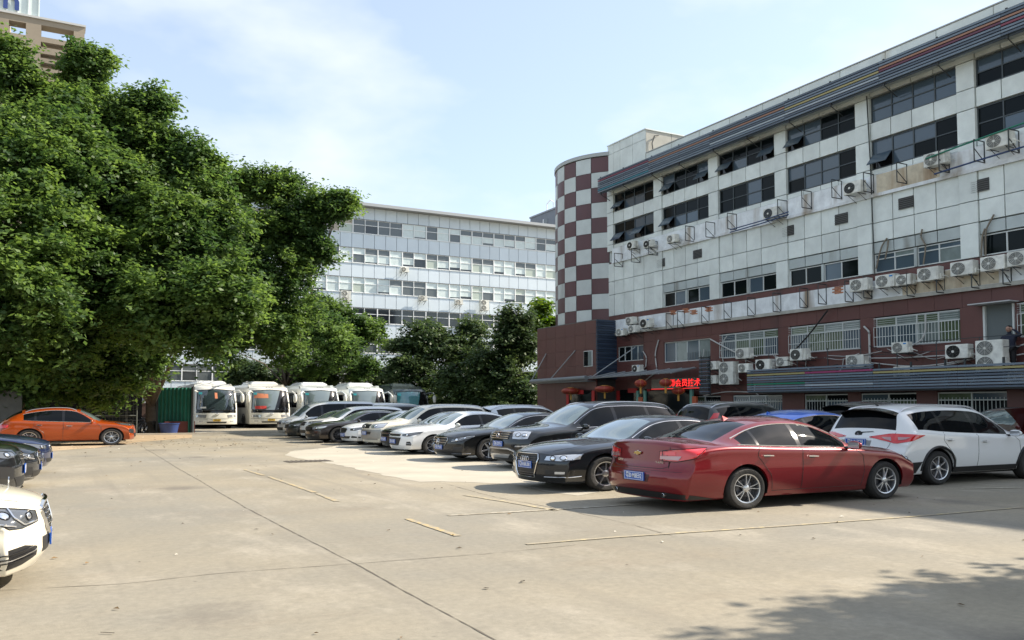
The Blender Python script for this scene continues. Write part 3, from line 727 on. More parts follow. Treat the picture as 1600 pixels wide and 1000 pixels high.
def f_suvw(D, b, r, mp):
    patch('grille', M_black, D, b, 'front', [(-.42, .90), (.42, .90)], [(-.30, .70), (.30, .70)], r, 1, 12, 6, .004)
    bars('grille_bar', M_chr, D, b, r, [.85, .78], .35)
    lamp(D, b, r, [(.46, .90), (.72, .93), (1.05, .95)], [(.46, .82), (.70, .81), (.98, .86)], M_dlamp, [(.62, .865, .04)])
    patch('lower_grille', M_black, D, b, 'front', [(-.60, .50), (.60, .50)], [(-.50, .34), (.50, .34)], r, 1, 12, 4)
    for s in (-1, 1): patch('side_intake', M_black, D, b, 'fc', [(.50, .66), (.84, .70)], [(.50, .48), (.82, .52)], r, s, 8, 4, .005)
FRONTS = dict(generic=f_generic, trapeze=f_trapeze, star=f_star, box=f_box, cross=f_cross, utility=f_utility, oval=f_oval, estar=f_estar, van=f_van, suvw=f_suvw, none=lambda *a: None)
PZ = dict(trapeze=.50, star=.42, box=.66, cross=.44, utility=.58, oval=.42, estar=.40, van=.55, suvw=.60)
def r_generic(D, b, r, mp):
    z = D['zs']; t = D['type'] != 'sedan'
    lamp(D, b, r, [(.38, .92*z), (.70, .95*z), (.95, .95*z)], [(.38, .82*z), (.70, .78*z), (.92, .82*z)], M_red, None, 'rc', 'tail_light')
def r_split(D, b, r, mp):        # red saloon tail: square split lamps, gold cross badge
    for s in (-1, 1):
        o = patch('tail_light', M_red, D, b, 'rear', [(.44, .925), (.57, .935)], [(.44, .80), (.57, .80)], r, s, 6, 5, .008, .02)
        outline('lamp_rim', M_gloss, D, b, o, [(.435, .93), (.575, .94), (.575, .795), (.435, .795)], .004, .008, 'rear', s, 30)
        patch('reverse_lamp', M_clear, D, b, 'rear', [(.455, .858), (.555, .858)], [(.455, .81), (.555, .81)], o, s, 5, 3, .016)
        ribbon('lamp_divider', M_clear, D, b, 'rear', [(.46, .872), (.555, .872)], .0035, o, s, 5, .014)
        o = patch('tail_light', M_red, D, b, 'rc', [(.43, .935), (.62, .965), (.98, .985)], [(.43, .785), (.62, .785), (.84, .84), (.96, .93)], r, s, 14, 6, .010, .02); outline('lamp_rim', M_gloss, D, b, o, [(.42, .94), (.62, .972), (.99, .99), (.84, .83), (.62, .778), (.42, .778)], .006, .009, 'rc', s, 60)
        patch('reverse_lamp', M_clear, D, b, 'rc', [(.46, .86), (.68, .865)], [(.46, .805), (.64, .805)], o, s, 6, 3, .018)
        patch('lamp_inner', mat('tail_lamp_bright', (.75, .04, .05), .08, coat=1), D, b, 'rc', [(.46, .92), (.60, .93)], [(.46, .875), (.60, .88)], o, s, 6, 3, .016)
    g = mat('badge_gold', (.75, .55, .22), .2, .9)
    h = shoot(b, D['L'], 'rear', (0, .885))[0]+Vector((.012, 0, 0))
    mb = MB(); mb.add([h+Vector((x, y*1.25, z*1.25)) for x in (-.005, .012) for (y, z) in ((-.062, -.012), (-.05, .014), (-.016, .014), (-.012, .026), (.014, .026), (.016, .014), (.062, .014), (.05, -.012), (.016, -.012), (.012, -.024), (-.014, -.024), (-.018, -.012))],
        [tuple(range(12)), tuple(range(12, 24))]+[(i, (i+1) % 12, 12+(i+1) % 12, 12+i) for i in range(12)]); o = mb.obj('badge', g, r)
    outline('badge_rim', M_chr, D, b, o, [(-.078, -.016+.885), (-.062, .018+.885), (-.02, .018+.885), (-.015, .034+.885), (.018, .034+.885), (.02, .018+.885), (.078, .018+.885), (.062, -.016+.885), (.02, -.016+.885), (.015, -.032+.885), (-.018, -.032+.885), (-.022, -.016+.885)], .004, .014, 'rear')
    for y, t in ((-.42, '迈锐宝'), (.42, '1.6T AUTO')):
        h = shoot(b, D['L'], 'rear', (y, .755))
        if h: text('boot_lettering', t, .042, M_chr, r, (h[0].x+.004, y, .755), (math.pi/2, 0, math.pi/2), .002)
    ribbon('boot_gap', M_black, D, b, 'rear', [(-.66, .95), (-.60, .70), (-.50, .665), (0, .66), (.50, .665), (.60, .70), (.66, .95)], .004, r, 1, 40, .0)
    ribbon('boot_gap', M_black, D, b, 'rear', [(-.80, .62), (0, .63), (.80, .62)], .003, r, 1, 30, .0)
    patch('plate_recess', mat('dark_red_plastic', (.05, .004, .006), .4), D, b, 'rear', [(-.33, .60), (.33, .60)], [(-.27, .44), (.27, .44)], r, 1, 8, 4, .003, .005)
    patch('rear_valance', M_black, D, b, 'rear', [(-.62, .295), (0, .31), (.62, .295)], [(-.60, .20), (.60, .20)], r, 1, 16, 4, .006)
    for s in (-1, 1):
        patch('rear_valance', M_black, D, b, 'rc', [(.42, .30), (.80, .27), (1.05, .20)], [(.42, .20), (1.0, .195)], r, s, 10, 3, .006)
        h = shoot(b, D['L'], 'rear', (.52, .25), s)[0]
        MB().lathe([(-.05, .028), (.03, .033), (.032, .029), (-.05, .024)], 'x', h, 14).obj('exhaust_pipe', M_chr, r, 50)
    patch('bumper_reflector', M_red, D, b, 'rc', [(.60, .42), (.80, .44)], [(.60, .40), (.80, .42)], r, 1, 5, 3, .006) if False else None
def r_wing(D, b, r, mp):         # white SUV: pointed wrap-round lamps
    for s in (-1, 1):
        o = patch('tail_light', M_red, D, b, 'rc', [(.28, 1.00), (.62, 1.075), (.98, 1.06), (1.16, 1.045)], [(.28, .985), (.50, .925), (.66, .87), (.92, .925), (1.14, 1.03)], r, s, 18, 7, .010, .025)
        patch('reverse_lamp', M_clear, D, b, 'rc', [(.46, .995), (.60, 1.0)], [(.50, .95), (.60, .925)], o, s, 6, 4, .018)
        patch('indicator_lamp', M_clear, D, b, 'rc', [(.70, 1.0), (.90, 1.0)], [(.70, .935), (.82, .955)], o, s, 6, 4, .018)
    h = shoot(b, D['L'], 'rear', (0, 1.045))[0]
    MB().lathe([(-.01, .075), (.014, .07), (.016, .0001)], 'x', h, 24).obj('badge', M_black, r, 50)
    text('badge_emblem', 'A', .09, M_chr, r, h+Vector((.02, 0, 0)), (math.pi/2, 0, math.pi/2), .002)
    ribbon('boot_gap', M_black, D, b, 'rear', [(-.68, 1.10), (-.66, .86), (-.56, .62), (0, .61), (.56, .62), (.66, .86), (.68, 1.10)], .004, r, 1, 40, .0)
    MB().lathe([(-.01, .013), (.012, .013), (.012, .0001)], 'x', shoot(b, D['L'], 'rear', (.30, 1.0))[0], 10).obj('tailgate_lock', M_gloss, r, 50)
    MB().lathe([(-.01, .013), (.012, .013), (.012, .0001)], 'x', shoot(b, D['L'], 'rear', (-.30, 1.0))[0], 10).obj('tailgate_lock', M_gloss, r, 50)
    patch('plate_recess', mat('recess_shade_grey', (.25, .25, .25), .5), D, b, 'rear', [(-.33, .97), (.33, .97)], [(-.30, .80), (.30, .80)], r, 1, 8, 4, .002, .004)  # flush grey patch: the recess's shade is put into its colour
    patch('rear_valance', M_black, D, b, 'rear', [(-.75, .46), (.75, .46)], [(-.72, .26), (.72, .26)], r, 1, 16, 5, .010)
    for s in (-1, 1): patch('rear_valance', M_black, D, b, 'rc', [(.40, .46), (1.10, .50)], [(.40, .26), (.98, .27)], r, s, 14, 5, .009)
    h = shoot(b, D['L'], 'top', (D['glass'][3]-.04, 0))[0]
    MB().tube([h+Vector((.0, -.02, .01)), h+Vector((-.02, .28, .04))], [.012, .006], 6).obj('rear_wiper', M_black, r, 50)
    h = shoot(b, D['L'], 'top', (D['glass'][2]-.3, 0))[0]
    MB().tube([h, h+Vector((.12, 0, .06))], [.02, .006], 6).obj('roof_antenna', M_black, r, 50)
def r_tall(D, b, r, mp):         # tall lamps up the rear pillars
    for s in (-1, 1):
        patch('tail_light', M_red, D, b, 'rc', [(.84, 1.42), (.98, 1.43)], [(.60, .95), (.86, .95)], r, s, 8, 8, .012, .02)
REARS = dict(generic=r_generic, split=r_split, wing=r_wing, tall=r_tall, none=lambda *a: None)
RZ = dict(split=.52, wing=.885)
# ================================================================ ground
def ground_material():
    m = bpy.data.materials.new('concrete_ground'); n, l, b = nodes(m); g = n.new('ShaderNodeNewGeometry')
    def noise_(s, d=8, r=.6, sc=(1, 1, 1)):
        mp = n.new('ShaderNodeMapping'); mp.inputs['Scale'].default_value = sc; l.new(g.outputs['Position'], mp.inputs[0])
        x = n.new('ShaderNodeTexNoise'); x.inputs['Scale'].default_value = s; x.inputs['Detail'].default_value = d; x.inputs['Roughness'].default_value = r; l.new(mp.outputs[0], x.inputs[0]); return x.outputs['Fac']
    def ramp(f, p0, p1, c0, c1):
        r = n.new('ShaderNodeValToRGB'); r.color_ramp.elements[0].position = p0; r.color_ramp.elements[1].position = p1
        r.color_ramp.elements[0].color = (*c0, 1); r.color_ramp.elements[1].color = (*c1, 1); l.new(f, r.inputs[0]); return r.outputs[0]
    def mix(f, a, c, mode='MIX', fac=None):
        x = n.new('ShaderNodeMixRGB'); x.blend_type = mode
        if f is not None: l.new(f, x.inputs[0])
        else: x.inputs[0].default_value = fac
        for q, i in ((a, 1), (c, 2)):
            if isinstance(q, tuple): x.inputs[i].default_value = (*q, 1)
            else: l.new(q, x.inputs[i])
        return x.outputs[0]
    c = ramp(noise_(.22, 9, .62), .34, .68, (.220, .194, .142), (.325, .282, .204))
    c = mix(ramp(noise_(.12, 5, .6), .42, .60, (0, 0, 0), (.85, .85, .85)), c, (.200, .188, .156))
    c = mix(ramp(noise_(.75, 8, .7, (1, .5, 1)), .52, .74, (0, 0, 0), (1, 1, 1)), c, (.35, .315, .25))
    c = mix(ramp(noise_(.5, 8, .7, (.6, 1, 1)), .55, .75, (0, 0, 0), (.6, .6, .6)), c, (.20, .160, .112))
    c = mix(ramp(noise_(9, 6, .7), .3, .8, (.86, .86, .86), (1.1, 1.1, 1.1)), c, c, 'MIX') if False else mix(None, c, ramp(noise_(14, 6, .75), .25, .8, (.72, .72, .72), (1.20, 1.20, 1.20)), 'MULTIPLY', .9)
    c = mix(ramp(noise_(2.2, 4, .5), .68, .73, (0, 0, 0), (.35, .35, .35)), c, (.17, .15, .12))
    c = mix(ramp(noise_(.9, 5, .55, (2.6, .10, 1)), .55, .72, (0, 0, 0), (.55, .55, .55)), c, (.17, .152, .12))
    v2 = n.new('ShaderNodeTexVoronoi'); v2.inputs['Scale'].default_value = .38; l.new(g.outputs['Position'], v2.inputs[0])
    mm_ = n.new('ShaderNodeMath'); mm_.operation = 'MULTIPLY_ADD'; l.new(noise_(3, 6, .7), mm_.inputs[0]); mm_.inputs[1].default_value = .30; l.new(v2.outputs['Distance'], mm_.inputs[2])
    c = mix(ramp(mm_.outputs[0], .20, .34, (.75, .75, .75), (0, 0, 0)), c, (.12, .105, .085))
    v = n.new('ShaderNodeTexVoronoi'); v.inputs['Scale'].default_value = 1.3; l.new(g.outputs['Position'], v.inputs[0])
    c = mix(ramp(v.outputs['Distance'], .012, .03, (.7, .7, .7), (0, 0, 0)), c, (.10, .09, .07))
    l.new(c, b.inputs['Base Color']); b.inputs['Roughness'].default_value = .8
    bp = n.new('ShaderNodeBump'); bp.inputs['Strength'].default_value = .25; bp.inputs['Distance'].default_value = .01; l.new(noise_(40, 5, .7), bp.inputs['Height']); l.new(bp.outputs[0], b.inputs['Normal'])
    return m
tag(mesh_obj('ground', [(-600, -600, 0), (600, -600, 0), (600, 900, 0), (-600, 900, 0)], [(0, 1, 2, 3)], ground_material()), kind='structure')
def sheet(name, pts, z, m, kind='structure', parent=None):
    o = mesh_obj(name, [(p[0], p[1], z) for p in pts], [tuple(range(len(pts)))], m, parent)
    if kind: o['kind'] = kind
    bm = bmesh.new(); bm.from_mesh(o.data)
    for f in bm.faces:
        if f.normal.z < 0: f.normal_flip()
    bm.to_mesh(o.data); bm.free(); return o
M_newc = mat('new_concrete', (.355, .325, .262), .8, var=.16, scale=.8, bump=.2)
pp = [(445, 712), (452, 706), (475, 703), (510, 700), (560, 690), (640, 684), (760, 690), (860, 735), (960, 765), (905, 775), (860, 769), (800, 756), (735, 754), (690, 752), (655, 753), (640, 751), (575, 737), (520, 725), (470, 717)]
PP = [G(u, v) for u, v in pp]; PP.append(PP[0]); PQ = resample([(q.x, q.y, 0) for q in PP], 260)[:-1]
PQ = [q+Vector((noise.noise(q*1.7), noise.noise(q*1.7+Vector((9, 0, 0))), 0))*.10+Vector((noise.noise(q*9), noise.noise(q*9+Vector((3, 0, 0))), 0))*.05 for q in PQ]
sheet('pale_concrete_patch', PQ, .004, M_newc)
M_dark = mat('joint_dark', (.125, .108, .083), .9)
def strip(name, pix, w, m, z=.008, jitter=0, kind='structure', wob=0):
    P = [G(u, v) for u, v in pix]; P = [Vector((p.x, p.y, 0)) for p in P]; n = max(2, int(sum((P[i+1]-P[i]).length for i in range(len(P)-1))/.12)); Q = resample(P, n)
    V = []; rnd = random.Random(3)
    off = 0
    for i, q in enumerate(Q):
        d = (Q[min(i+1, n-1)]-Q[max(i-1, 0)]).normalized(); s = Vector((-d.y, d.x, 0)); ww = w*(1+jitter*rnd.uniform(-1, 1)); off += rnd.uniform(-wob, wob); off *= .97
        V += [q+s*(ww/2+off), q-s*(ww/2-off)]
    V = [(v.x, v.y, z) for v in V]
    o = mesh_obj(name, V, [(2*i, 2*i+1, 2*i+3, 2*i+2) for i in range(n-1)], m); 
    if kind: o['kind'] = kind
    return o
strip('expansion_joint', [(225, 700), (385, 794), (560, 884), (640, 930), (790, 1010)], .011, M_dark, .004, .75, wob=.004)
strip('expansion_joint', [(-40, 925), (200, 912), (330, 897), (555, 881), (760, 866), (900, 852)], .007, M_dark, .004, .9, wob=.004)
strip('ground_crack', [(700, 757), (770, 776), (880, 797), (980, 818), (1050, 838)], .008, M_dark, .004, .9, wob=.008)
def worn(name, col, thr):
    m = bpy.data.materials.new(name); n, l, b = nodes(m); g = n.new('ShaderNodeNewGeometry')
    x = n.new('ShaderNodeTexNoise'); x.inputs['Scale'].default_value = 9; x.inputs['Detail'].default_value = 8; l.new(g.outputs['Position'], x.inputs[0])
    r = n.new('ShaderNodeValToRGB'); r.color_ramp.elements[0].position = thr; r.color_ramp.elements[1].position = thr+.12; l.new(x.outputs['Fac'], r.inputs[0])
    mm = n.new('ShaderNodeMixRGB'); mm.inputs[1].default_value = (*col, 1); mm.inputs[2].default_value = (.285, .248, .180, 1); l.new(r.outputs[0], mm.inputs[0]); l.new(mm.outputs[0], b.inputs['Base Color']); b.inputs['Roughness'].default_value = .75
    return m
M_yel = worn('worn_yellow_paint', (.45, .33, .14), .37); M_pale = worn('faded_yellow_paint', (.42, .35, .20), .38); M_whl = worn('faded_white_paint', (.42, .385, .31), .40)
for a, b in (((382, 734), (411, 743)), ((420, 745), (492, 770)), ((495, 771), (527, 784)), ((636, 811), (716, 838))): strip('yellow_line', [a, b], .08, M_yel, .008, .15)
strip('yellow_line', [(822, 851), (960, 840), (1200, 824), (1420, 808), (1600, 793)], .07, M_pale, .008, .1)
strip('yellow_line', [(726, 774), (790, 784), (870, 798)], .09, M_pale, .008, .2)
strip('white_line', [(700, 806), (860, 797), (1000, 788)], .09, M_whl, .008, .2)
strip('white_line', [(1500, 764), (1600, 762)], .10, M_whl, .008, .2)
# drain grating
p0 = G(482, 721); dr = root('drain_grating', 'dark rectangular drain grating set in the pale grey concrete', 'drain grating', (p0.x, p0.y, 0))
box('frame', M_dark, (-.55, -.32, .004), (.55, .32, .012), dr)
for k in range(9): box('bar', mat('rusty_steel', (.09, .075, .06), .7), (-.5+k*.12, -.28, .012), (-.46+k*.12, .28, .022), dr)
# litter: leaves and pebbles
rnd = random.Random(8); mb = MB()
for k in range(420):
    far = rnd.random() < .55
    if far: x, y = rnd.uniform(-1, 9), rnd.gauss(34, 4)
    else: x, y = rnd.uniform(-6, 12), rnd.uniform(3.5, 30)
    s = rnd.uniform(.012, .045)*(1.4 if far else .8); a = rnd.uniform(0, 6.28); c, d = math.cos(a)*s, math.sin(a)*s
    mb.add([(x+c, y+d, .012), (x-d*.5, y+c*.5, .02+s*.2), (x-c, y-d, .012), (x+d*.5, y-c*.5, .016)], [(0, 1, 2, 3)], rnd.choice((0, 0, 1, 2)))
for (u_, v_, s) in ((401, 828, .035), (760, 921, .028), (1262, 806, .022), (218, 880, .014), (980, 884, .014)):
    q = G(u_, v_); mb.add([(q.x+s, q.y, .012), (q.x, q.y+s*.7, .016), (q.x-s, q.y+.01, .012), (q.x, q.y-s*.6, .014)], [(0, 1, 2, 3)], 1)
a_, b_ = G(157, 991), G(179, 992); mb.add([(a_.x, a_.y, .012), (b_.x, b_.y, .012), (b_.x, b_.y+.012, .014), (a_.x, a_.y+.012, .014)], [(0, 1, 2, 3)], 1)
tag(mb.obj('leaf_litter', [mat('dry_leaf', (.16, .10, .04), .8), mat('dark_leaf', (.05, .04, .025), .8), mat('pale_grit', (.5, .47, .4), .8)]), kind='stuff')
# sandy strip and kerb before the coaches
M_sand = mat('sandy_dirt', (.36, .27, .17), .95, var=.35, scale=1.4, bump=.6, bscale=12)
sheet('sandy_dirt', [G(u, v) for u, v in [(0, 712), (60, 706), (150, 700), (215, 691), (300, 684), (300, 676), (0, 676)]], .005, M_sand)
k0, k1 = G(300, 686), G(440, 677)
o = MB().box((2.5, 44.0, 0), (22, 44.25, .10)).obj('kerb', mat('kerb_concrete', (.42, .38, .31), .85, var=.15)); tag(o, kind='structure')

# ================================================================ slat-clad office block on the right
FX = 27.3
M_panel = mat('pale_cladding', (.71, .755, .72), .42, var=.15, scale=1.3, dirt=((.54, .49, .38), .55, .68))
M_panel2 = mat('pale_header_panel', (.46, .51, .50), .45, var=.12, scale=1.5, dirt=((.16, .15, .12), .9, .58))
M_back = mat('joint_backing', (.06, .06, .06), .9)
M_maroon = mat('maroon_cladding', (.118, .044, .038), .45, var=.12, scale=1.2, dirt=((.05, .03, .03), .6, .62))
M_ledge = mat('flaking_whitewash', (.74, .77, .78), .85, var=.22, scale=2.4, dirt=((.30, .24, .17), 1.1, .53), bump=.5, bscale=8)
M_dwin = mat('dark_window_frame', (.055, .068, .075), .45)
M_awin = mat('pale_window_frame', (.60, .63, .61), .45)
M_dglass = mat('dark_pane', (.006, .009, .010), .05, spec=.12)
M_dglass2 = mat('grey_pane', (.07, .10, .13), .08, spec=.6)  # blue grey base colour imitates sky reflected in the panes
M_paleglass = mat('curtained_pane', (.20, .24, .235), .12, spec=.8, var=.2)
M_greenglass = mat('greenish_pane', (.10, .135, .08), .12, spec=.7, var=.3, scale=3)
M_steel = mat('painted_steel_dark', (.035, .04, .042), .55)
M_slat = mat('blue_grey_slat', (.155, .195, .24), .42, var=.12)
M_slatd = mat('dark_slat', (.085, .11, .145), .45)
M_roof = mat('roof_felt', (.14, .14, .13), .9, var=.2)
YL = 39.4; YR = 1.0; TOP = 17.6
ob = root('office_building', 'long pale clad office block with maroon lower storeys and slatted fascia', 'building', (FX, YL, 0))
OF = Vector((FX, YL, 0))
def loc(lo, hi): return (Vector(lo)-OF, Vector(hi)-OF)
def obox(name, m, x0, x1, y0, y1, z0, z1, par=None):
    a, b = loc((x0, y0, z0), (x1, y1, z1)); return box(name, m, a, b, par or ob)
obox('core_wall', M_back, FX+.20, FX+14, YR, YL, 0, TOP-.4)
obox('roof', M_roof, FX+.05, FX+14, YR, YL, TOP-.4, TOP-.3)
obox('parapet', M_panel, FX+.0, FX+.25, YR, 35.85, 16.9, TOP)
for k in range(18):
    y = 35.85-k*2.1
    if y-2.1 > YR: obox('parapet_panel', M_panel, FX-.03, FX-.004, y-2.08, y-.02, 16.88, TOP-.02)
obox('parapet_cap', mat('parapet_cap', (.45, .46, .45), .5), FX-.06, FX+.3, YR, 35.85, TOP, TOP+.05)
E = [39.4, 35.2, 31.0, 26.78, 22.55, 18.33, 14.1, 9.88, 5.65]   # pilaster left edges
PW = .68
def pan(y0, y1, z0, z1, m=None, x=0.0, name='panel'):
    g = .018; obox(name, m or M_panel, FX-.035-x, FX+.20, y0+g, y1-g, z0+g, z1-g)
def window(y0, y1, z0, z1, cols, split, fm, panes, depth=.10, rowsplit=True, fw=.045, parent=None, F0=None, open_=()):
    """frame part with pane sub-parts; split = height of the transom as a share from the bottom"""
    mb = MB(); X = FX+depth-.06; zt = z0+(z1-z0)*split
    mb.box((X, y0, z0), (X+.07, y1, z0+fw)); mb.box((X, y0, z1-fw), (X+.07, y1, z1))
    ys = [y0+(y1-y0)*k/cols for k in range(cols+1)]
    for k, y in enumerate(ys): mb.box((X+.002, y-fw/2 if k else y, z0+.001), (X+.068, y+fw/2 if k < cols else y+fw, z1-.001))
    if rowsplit: mb.box((X+.004, y0+.001, zt-fw/2), (X+.066, y1-.001, zt+fw/2))
    for q in range(len(mb.v)): mb.v[q] = mb.v[q]-OF
    w = mb.obj('window', fm, ob)
    rows = ((z0, zt), (zt, z1)) if rowsplit else ((z0, z1),)
    for k in range(cols):
        for r, (a, b) in enumerate(rows):
            pm = panes(k, r)
            if (k, r) in open_:
                ya, yb = ys[k]+fw/2, ys[k+1]-fw/2; hh = b-a-fw; o = bpy.data.objects.new('open_pane', None); 
                mb2 = MB(); t = .62; c, s = math.cos(t), math.sin(t)
                V = []
                for dx in (0, .025):
                    for (yy, h) in ((ya, 0), (yb, 0), (yb, hh), (ya, hh)):
                        V.append(Vector((X-.01-s*h-dx*c, yy, b-c*h+dx*s))-OF)
                mb2.add(V, [(0, 1, 2, 3), (4, 5, 6, 7), (0, 1, 5, 4), (1, 2, 6, 5), (2, 3, 7, 6), (3, 0, 4, 7)])
                mb2.obj('open_pane', M_dglass2, w)
                obox('dark_opening', M_gloss, X+.05, X+.055, ys[k], ys[k+1], a, b, w)
            else:
                obox('pane', pm, X+.035, X+.042, ys[k]+.01, ys[k+1]-.01, a+.01, b-.01, w)
    return w
R1 = random.Random(21)
zsA = (14.57, 15.72); zsB = (12.40, 13.72)
for i in range(len(E)-1):
    yl = E[i]; yp = yl-PW if i else 38.8; yn = E[i+1]
    # pilaster panels
    for (a, b) in ((15.72, 16.3), (14.57, 15.72), (13.72, 14.57), (12.40, 13.72), (11.95, 12.40), (9.93, 11.15), (9.04, 9.93), (7.62, 9.04)):
        pan(yp, yl, a, b, x=.05 if b > 11.2 or i > 0 else 0)
    n = 4 if i else 4; st = (yp-yn)/n
    for k in range(n):
        a, b = yp-(k+1)*st, yp-k*st
        pan(a, b, 15.76, 16.3); pan(a, b, 13.74, 14.55); pan(a, b, 9.93, 11.15); pan(a, b, 12.12, 12.38)
        if i == 0: pan(a, b, 9.04, 9.93); pan(a, b, 7.62, 9.04)
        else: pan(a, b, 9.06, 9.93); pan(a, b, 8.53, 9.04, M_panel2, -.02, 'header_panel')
    dk = lambda k, r: R1.choice((M_dglass, M_dglass, M_dglass2)) if i < 3 else R1.choice((M_dglass, M_dglass2, M_dglass2))
    opA = {0: {(3, 0)}, 1: {(3, 0), (0, 0)}, 2: {(3, 0), (0, 0)}, 3: {(3, 0)}}.get(i, set())
    opB = {0: {(3, 0), (1, 0)}, 1: {(3, 0)}, 4: {(3, 0)}}.get(i, set())
    window(yn, yp, *zsA, 4, .5, M_dwin, dk, open_=opA); window(yn, yp, *zsB, 4, .5, M_dwin, dk, open_=opB)
    if i:
        pal = (lambda k, r: R1.choice((M_paleglass, M_paleglass, M_dglass2))) if i == 4 else (lambda k, r: R1.choice((M_dglass, M_dglass, M_dglass2)))
        mid = (yn+yp)/2
        for (a, b) in ((yn+.03, mid-.06), (mid+.06, yp-.03)): window(a, b, 7.66, 8.50, 2, .72, M_awin, pal, rowsplit=(i == 4))
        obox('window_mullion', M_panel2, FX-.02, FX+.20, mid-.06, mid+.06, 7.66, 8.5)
# louvred vents in the blank cladding, left edge of the second panel of every bay
for i, (u, v) in enumerate([(1034, 411), (1091, 397), (1233, 361), (1316, 342), (1417, 317), (1533, 290)]):
    p = PX(u, v, FX); w = .62; h = .50
    vt = MB(); vt.box((FX-.06, p.y-w/2, p.z-h/2), (FX-.04, p.y+w/2, p.z+h/2), 0)
    for k in range(6): vt.box((FX-.085, p.y-w/2, p.z-h/2+k*h/6), (FX-.055, p.y+w/2, p.z-h/2+k*h/6+.02), 1)
    vt.v = [q-OF for q in vt.v]; vt.obj('vent', [M_back, mat('vent_grey', (.14, .145, .14), .6)], ob)
# soffit + upper slatted fascia
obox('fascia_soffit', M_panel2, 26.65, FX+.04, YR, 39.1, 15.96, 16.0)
obox('fascia_frame', M_slatd, 26.62, 26.68, YR, 39.2, 15.78, 16.80)
stripe = {}
seg_y = [39.25-k*4.6 for k in range(9)]
R2 = random.Random(5)
cols = {'red': (.22, .05, .08), 'teal': (.04, .20, .26), 'orange': (.33, .17, .11), 'yellow': (.36, .31, .13), 'white': (.36, .41, .45), 'maroon': (.13, .04, .07), 'magenta': (.32, .05, .14), 'green': (.02, .19, .11)}
SM = {k: mat('slat_'+k, c, .5) for k, c in cols.items()}
pick = {(0, 1): 'red', (0, 6): 'teal', (1, 2): 'orange', (2, 2): 'orange', (2, 5): 'white', (3, 3): 'yellow', (3, 5): 'white', (4, 2): 'orange', (4, 3): 'maroon', (5, 2): 'orange', (5, 4): 'red', (6, 4): 'maroon', (7, 3): 'teal'}
for s in range(8):
    for k in range(8):
        z = 16.80-k*.126; c = pick.get((s, k))
        nm = obox('slat', SM[c] if c else (M_slat if (s+k) % 3 else M_slatd), 26.50, 26.56, seg_y[s+1]+.01, seg_y[s], z-.080, z)
    for yy in (seg_y[s]-.15, seg_y[s]-2.3):
        obox('fascia_bracket', M_steel, 26.565, 26.615, yy-.03, yy+.03, 15.70, 16.90)
        a, b = loc((26.6, yy, 15.72), (FX, yy, 15.35)); MB().tube([a, b], .022, 5).obj('fascia_strut', M_steel, ob)
# three rails standing above the fascia
for k in range(3): obox('fascia_rail', M_steel, 26.66+.12*k, 26.70+.12*k, YR, 39.2, 16.86+.07*k, 16.90+.07*k)
# whitewashed ledges where the air conditioners hang
obox('service_ledge', M_ledge, FX-.10, FX+.20, YR, 38.9, 11.16, 12.10)
obox('ledge_lip', M_ledge, FX-.14, FX-.10, YR, 38.9, 11.10, 11.24)
obox('service_ledge', M_ledge, FX-.10, FX+.20, YR, 39.0, 6.36, 7.30)
obox('ledge_lip', mat('ledge_lip_cream', (.42, .41, .36), .8, var=.2), FX-.16, FX-.10, YR, 39.0, 6.30, 6.46)
M_brick = mat('bare_brick', (.42, .17, .09), .9, var=.3, scale=9)
for (u, v, w_, h_) in ((1052, 488, .5, .28), (1072, 485, .5, .28), (1085, 487, .45, .32), (1107, 482, .6, .35), (1309, 452, .55, .42)):
    p = PX(u, v, FX-.1)
    for r_ in range(int(h_/.07)):
        for c_ in range(int(w_/.22)):
            yy = p.y-w_/2+c_*.22+(.11 if r_ % 2 else 0); zz_ = p.z-h_/2+r_*.07; obox('brick', M_brick, FX-.115, FX-.09, yy, yy+.205, zz_, zz_+.06)
M_cream = mat('cream_whitewash', (.60, .53, .40), .85, var=.25, scale=3, dirt=((.35, .25, .16), 1.6, .5))
obox('stained_render', M_cream, FX-.108, FX-.09, 19.0, 21.6, 11.26, 12.08)
obox('stained_render', M_cream, FX-.108, FX-.09, 17.0, 20.6, 6.48, 7.28)
# maroon cladding, separate boards
def mar(y0, y1, z0, z1): obox('board', M_maroon, FX-.03, FX+.20, y0+.006, y1-.006, z0+.004, z1-.004)
y = 39.35
while y > 2:
    mar(y-1.05, y, 7.30, 7.62); mar(y-1.05, y, 5.66, 6.36); y -= 1.05
